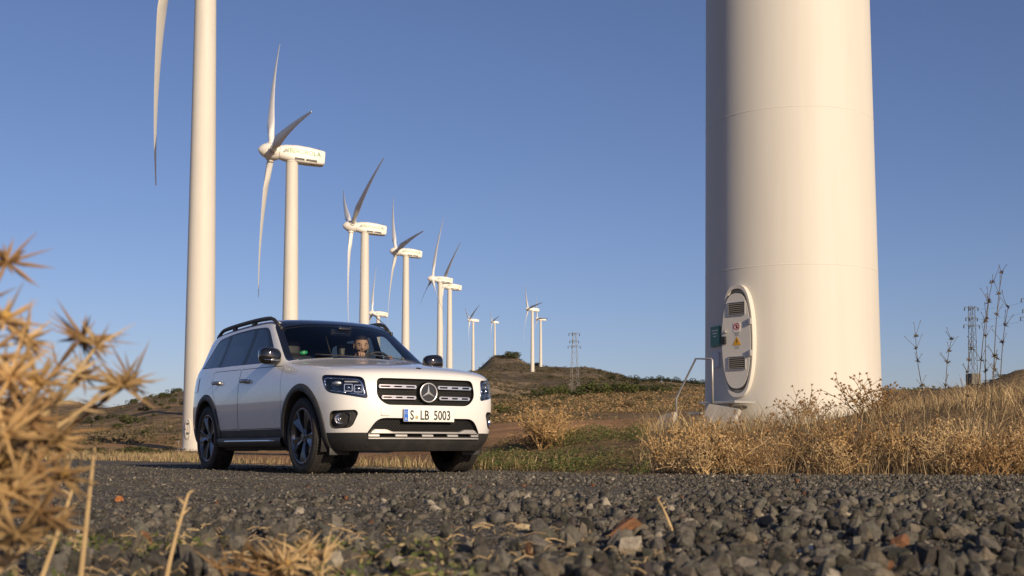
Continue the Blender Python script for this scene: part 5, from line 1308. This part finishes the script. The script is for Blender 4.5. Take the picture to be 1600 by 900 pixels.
# ---- brown thistles and dead shrubs on the bank ----
def shrub_thistle(seed, H, n, mat):
    rr = random.Random(seed); bmx = bmesh.new(); tips = []
    for k in range(n):
        a = rr.uniform(0, 6.3); pts = curve_pts((rr.uniform(-.08, .08) * H, rr.uniform(-.08, .08) * H, 0), (math.cos(a) * .75, math.sin(a) * .75, 1), H * rr.uniform(.6, 1.05), 6, .28, rr, .02); add_tube(bmx, pts, [.006 * H * 2 * (1 - .7 * t / 6) for t in range(7)], 4, False); tips.append(pts)
        for q in (2, 3, 4, 5):
            for w_ in range(2):
                d = Vector((rr.uniform(-1, 1), rr.uniform(-1, 1), rr.uniform(.0, 1))).normalized(); p2 = curve_pts(pts[q], d, H * rr.uniform(.14, .3), 3, .3, rr); add_tube(bmx, p2, [.0035, .003, .0025, .002], 3, False); tips.append(p2)
    stem = take(bm_obj('stem', bmx, mat, None, False)); bmx = bmesh.new()
    for pts in tips:
        c = pts[-1]
        for k in range(9):
            d = Vector((rr.uniform(-1, 1), rr.uniform(-1, 1), rr.uniform(-.5, 1))).normalized(); spike(bmx, c, c + d * rr.uniform(.012, .030), .0035, 3)
        bmesh.ops.create_icosphere(bmx, subdivisions=1, radius=.011, matrix=Matrix.Translation(c))
    return stem, take(bm_obj('seed_heads', bmx, mat, None, False))
TH = [shrub_thistle(k, .55, 9, m_) for k, m_ in enumerate((M_brown, M_straw, M_brown, M_spike))]
def place_th(k, x, y, sc_, lab, group):
    e = empty('bank_thistle', (x, y, hz(x, y) - .02), rr.uniform(0, 6.3)); e.scale = (sc_,) * 3; tag(e, lab, 'thistle', group)
    for nm, me in zip(('stem', 'seed_heads'), TH[k]):
        c = bpy.data.objects.new(nm, me); link(c, e)
        if nm == 'seed_heads': c['kind'] = 'stuff'
for i in range(75):
    x = rr.uniform(1.2, 8.2); y = float(road_edge(x)) + abs(rr.gauss(.15, .9)) + .12
    if math.hypot(x - T0.x, y - T0.y) < 1.7: continue
    place_th(i % 4, x, y, rr.uniform(.55, 1.15), 'dry branching %s thistle in the grass of the bank by the big tower' % ('dark brown', 'straw-coloured', 'dense brown', 'golden')[i % 4], '%s thistles on the bank' % ('dark brown', 'straw-coloured', 'dense brown', 'golden')[i % 4])
for (px, py, Y, s_) in ((1245, 0, 17, 1.2), (1275, 0, 17.5, 1.0), (1350, 0, 17.5, 1.5), (1370, 0, 17, 1.3)):
    x = (px - 800) / F_PX * Y; place_th(0, x, Y, s_, 'taller dark thistle standing right in front of the big tower foot', 'thistles against the tower')
for (px, Y, s_) in ((850, 16.2, 1.25), (838, 16.6, 1.0), (866, 16.5, 1.0), (846, 16.0, 1.1), (858, 16.1, 1.05), (830, 16.3, .8), (874, 16.3, .8)):
    place_th(3, (px - 800) / F_PX * Y, Y, s_, 'golden dry bush at the edge of the red earth beyond the weeds', 'golden bush by the red earth')
# ---- tall dead stalks on the bank ----
def stalk(px0, px1, py1, Y, lab, br=3):
    x0 = (px0 - 800) / F_PX * Y; a = Vector((x0, Y, hz(x0, Y) - .02)); b = pix(px1, py1, Y); e = empty('dead_flower_stalk', a); tag(e, lab, 'dead stalk'); bmx = bmesh.new(); v = b - a
    pts = [v * t + Vector((.015 * math.sin(6 * t), .01 * math.sin(9 * t), 0)) for t in np.linspace(0, 1, 10)]; add_tube(bmx, pts, [.007 - .004 * t for t in np.linspace(0, 1, 10)], 5); bm_obj('stem', bmx, M_dead, e, False)
    for q in (5, 7, 8, 9)[4 - min(4, br + 1):]:
        bmx = bmesh.new()
        for k in range(16): d = Vector((rr.uniform(-1, 1), rr.uniform(-1, 1), rr.uniform(-.4, 1))).normalized(); spike(bmx, pts[q], pts[q] + d * rr.uniform(.02, .055), .005, 3)
        for k in range(2): d = Vector((rr.uniform(-.8, .8), rr.uniform(-.5, .5), 1)).normalized(); add_tube(bmx, curve_pts(pts[q], d, rr.uniform(.08, .2), 4, .12, rr), [.003, .0028, .0025, .002, .004], 4)
        bm_obj('seed_whorl', bmx, M_dead, e, False)
for i, (a, b, y1, Y) in enumerate(((1450, 1434, 525, 13.5), (1464, 1490, 530, 13.8), (1500, 1520, 545, 13), (1530, 1550, 470, 12.6), (1508, 1556, 440, 12.8), (1535, 1572, 425, 12.4), (1545, 1580, 480, 12.2), (1538, 1560, 560, 12.5))):
    stalk(a, b, y1, Y, ('short dead flower stalk beside the big tower, leaning left', 'short dead flower stalk beside the big tower, leaning right')[i] if i < 2 else 'tall dark dead flower stalk in the clump before the dark pylon', 3)
for o in list(col.objects):
    if o.name.startswith('dead_flower_stalk') and 'clump' in o['label']: o['group'] = 'dead stalks before the pylon'
# ---- shrubs and trees on the hills ----
def bush_mesh(seed, n, flat, cs):
    r_ = np.random.default_rng(seed); k = 9; cen = r_.normal(size=(k, 3)) * np.array([.42, .42, .20]) + np.array([0, 0, .48 * flat]); rad_ = r_.uniform(.22, .42, k); i = r_.integers(0, k, n)
    d = r_.normal(size=(n, 3)); d /= np.linalg.norm(d, axis=1)[:, None]; P = cen[i] + d * (rad_[i] * r_.uniform(.75, 1.05, n))[:, None] * np.array([1, 1, flat]); P[:, 2] = np.abs(P[:, 2])
    c = np.array(cs)[r_.integers(0, len(cs), n)] * r_.uniform(.7, 1.3, (n, 1)); o = leaves('foliage', P[:, 0], P[:, 1], P[:, 2], r_.uniform(.05, .11, n), c, M_leaf); me = o.data; bpy.data.objects.remove(o)
    bmx = bmesh.new(); add_tube(bmx, [(0, 0, -.25), (.02, 0, .2), (.05, .03, .5 * flat)], [.07, .05, .02], 6)
    for q in range(4): add_tube(bmx, [(.02, 0, .1), tuple(cen[q])], [.035, .012], 5)
    return me, take(bm_obj('stem', bmx, M_bark, None, False))
OLIVE = [(.075, .085, .032), (.055, .065, .025), (.10, .10, .045)]; GREEN = [(.085, .105, .03), (.065, .085, .022), (.12, .12, .045)]; DKG = [(.035, .045, .02), (.05, .055, .025), (.028, .035, .016)]
BUSH = [bush_mesh(1, 900, .8, OLIVE), bush_mesh(2, 900, .65, GREEN), bush_mesh(3, 900, .85, DKG), bush_mesh(4, 900, .55, [(.16, .115, .055), (.12, .09, .045), (.10, .09, .04)])]
def bush(k, px, Y, wpx, lab, group, name='hill_shrub', cat='shrub', hs=1.0):
    x = (px - 800) / F_PX * Y; s_ = wpx / F_PX * Y / 1.5; e = empty(name, (x, Y, hz(x, Y) - .05 * s_), rr.uniform(0, 6.3)); e.scale = (s_, s_, s_ * hs); tag(e, lab, cat, group)
    for nm, me in zip(('foliage', 'stem'), BUSH[k]): link(bpy.data.objects.new(nm, me), e)
L1 = 'dark shrub scattered on the slope behind the thick white tower'
for (px, Y, wpx) in ((200, 230, 30), (213, 240, 16), (228, 290, 16), (252, 380, 18), (262, 385, 12), (228, 400, 14), (207, 420, 18), (170, 320, 14), (155, 300, 16), (182, 210, 18), (250, 300, 10), (243, 340, 9), (270, 330, 16), (285, 300, 14), (225, 170, 18), (270, 440, 12), (280, 460, 14), (235, 460, 9), (140, 260, 16), (120, 300, 14), (100, 320, 12), (240, 250, 9), (262, 270, 10), (276, 380, 8)):
    bush(rr.choice((0, 2)), px, Y, wpx, L1, 'shrubs on the left slope')
for (px, Y, wpx, hs) in ((805, 1440, 26, .9), (793, 1460, 18, .8), (840, 1180, 14, .9), (956, 880, 22, .7), (870, 1000, 9, .7), (920, 900, 7, .7), (985, 900, 10, .8), (905, 760, 9, .6), (880, 700, 8, .6), (940, 780, 10, .6), (970, 760, 12, .6), (860, 820, 8, .6), (790, 1000, 8, .5), (760, 950, 9, .5), (815, 900, 8, .5), (900, 1040, 8, .6), (938, 1040, 8, .6), (775, 820, 8, .5), (848, 700, 8, .5), (995, 700, 14, .7)):
    bush(rr.choice((0, 2, 2)), px, Y, wpx, 'dark shrub growing on the rocky hill with the small turbines', 'shrubs on the rocky hill', hs=hs)
for i in range(26):
    px = 985 + i * 5.2 + rr.uniform(-3, 3); bush(2, px, rr.uniform(800, 880), rr.uniform(8, 15), 'dark tree in the tree line on the crest left of the big tower', 'trees on the crest', 'crest_tree', 'tree', 1.0)
for (px, Y, wpx, k) in ((860, 262, 34, 1), (880, 270, 40, 1), (915, 262, 46, 1), (940, 258, 40, 1), (962, 262, 44, 0), (985, 255, 40, 1), (1005, 262, 34, 0), (1020, 270, 26, 0), (838, 250, 26, 0), (900, 240, 30, 0), (1040, 250, 22, 1), (830, 280, 16, 2)):
    bush(k, px, Y, wpx, 'olive green shrub in the belt at the foot of the lattice pylon', 'shrub belt under the pylon', hs=.75)
bush(1, 787, 95, 26, 'round green shrub right of the bonnet at the edge of the field', None, hs=.9)
for (px, Y, wpx, k) in ((806, 130, 22, 3), (822, 110, 20, 3), (800, 80, 30, 3), (775, 75, 24, 3), (815, 85, 22, 3), (870, 100, 26, 3), (900, 90, 22, 3), (940, 110, 26, 3), (980, 100, 24, 3), (770, 110, 20, 0), (850, 140, 24, 3), (1000, 130, 24, 3), (920, 150, 26, 3), (760, 150, 20, 3), (880, 170, 24, 0), (832, 170, 20, 3)):
    bush(k, px, Y, wpx, 'low brown scrub bush on the earth field between car and pylon', 'brown scrub on the field', hs=.6)
for (px, Y, wpx, k) in ((165, 36, 30, 3), (215, 42, 60, 0), (245, 40, 40, 0), (190, 46, 40, 3), (262, 70, 30, 2), (205, 90, 26, 2), (150, 60, 30, 3), (120, 50, 40, 3), (90, 60, 36, 3)):
    bush(k, px, Y, wpx, 'low olive bush on the flat ground left of the thick white tower', 'low bushes left of the tower', hs=.45)
for i in range(22):
    px = 1395 + i * 11 + rr.uniform(-5, 5); bush(2, px, rr.uniform(29.5, 31.5), rr.uniform(14, 30), 'dark low bush along the top of the grassy bank right of the tower', 'dark bushes on the bank', hs=.22)
# ---- fine scrub that covers the far slopes ----
n = 15000; Y = np.exp(rng.uniform(np.log(130), np.log(1600), n)); px = rng.uniform(-150, 1750, n); X = (px - 800) / F_PX * Y; k = fbm(X / 40, Y / 40, 4) + .12 > rng.random(n) * .4; X, Y = X[k], Y[k]; n = len(X); m = 7
sz = rng.uniform(.25, .9, n) * (.6 + Y / 900); bx = np.repeat(X, m) + rng.normal(size=n * m) * np.repeat(sz, m) * .6; by = np.repeat(Y, m) + rng.normal(size=n * m) * np.repeat(sz, m) * .6
o = leaves('hill_scrub', bx, by, np.repeat(height(X, Y), m) + np.abs(rng.normal(size=n * m)) * np.repeat(sz, m) * .45, np.repeat(sz, m) * .5, np.repeat(tint(n, [(.075, .07, .032), (.10, .085, .045), (.14, .11, .06), (.20, .15, .085)]), m, 0), M_leaf); o['kind'] = 'stuff'; tag(o, 'fine low scrub covering the far hill slopes', 'scrub')
n = 16000; Y = rng.uniform(450, 1600, n); px = rng.uniform(650, 1130, n); X = (px - 800) / F_PX * Y; k = fbm(X / 25, Y / 25, 4) + .10 > rng.random(n) * .35; X, Y = X[k], Y[k]; n = len(X); m = 6
sz = rng.uniform(.5, 1.6, n); bx = np.repeat(X, m) + rng.normal(size=n * m) * np.repeat(sz, m) * .7; by = np.repeat(Y, m) + rng.normal(size=n * m) * np.repeat(sz, m) * .7
o = leaves('hill_scrub', bx, by, np.repeat(height(X, Y), m) + np.abs(rng.normal(size=n * m)) * np.repeat(sz, m) * .4, np.repeat(sz, m) * .55, np.repeat(tint(n, [(.06, .06, .028), (.085, .075, .04), (.12, .095, .05)]), m, 0), M_leaf); o['kind'] = 'stuff'; tag(o, 'dark low scrub on the rocky hill under the small turbines', 'scrub')
n = 17000; Y = np.exp(rng.uniform(np.log(62), np.log(320), n)); px = rng.uniform(640, 1130, n); X = (px - 800) / F_PX * Y; k = fbm(X / 8, Y / 8, 4) + .14 > rng.random(n) * .4; X, Y = X[k], Y[k]; n = len(X); m = 9
sz = rng.uniform(.12, .42, n) * (.7 + Y / 250); bx = np.repeat(X, m) + rng.normal(size=n * m) * np.repeat(sz, m) * .7; by = np.repeat(Y, m) + rng.normal(size=n * m) * np.repeat(sz, m) * .7
o = leaves('field_scrub', bx, by, np.repeat(height(X, Y), m) + np.abs(rng.normal(size=n * m)) * np.repeat(sz, m) * .45, np.repeat(sz, m) * .26, np.repeat(tint(n, [(.42, .27, .13), (.34, .21, .10), (.24, .165, .085), (.15, .12, .06), (.10, .095, .045)]), m, 0), M_leaf); o['kind'] = 'stuff'; tag(o, 'golden brown low scrub on the field below the pylon', 'scrub')
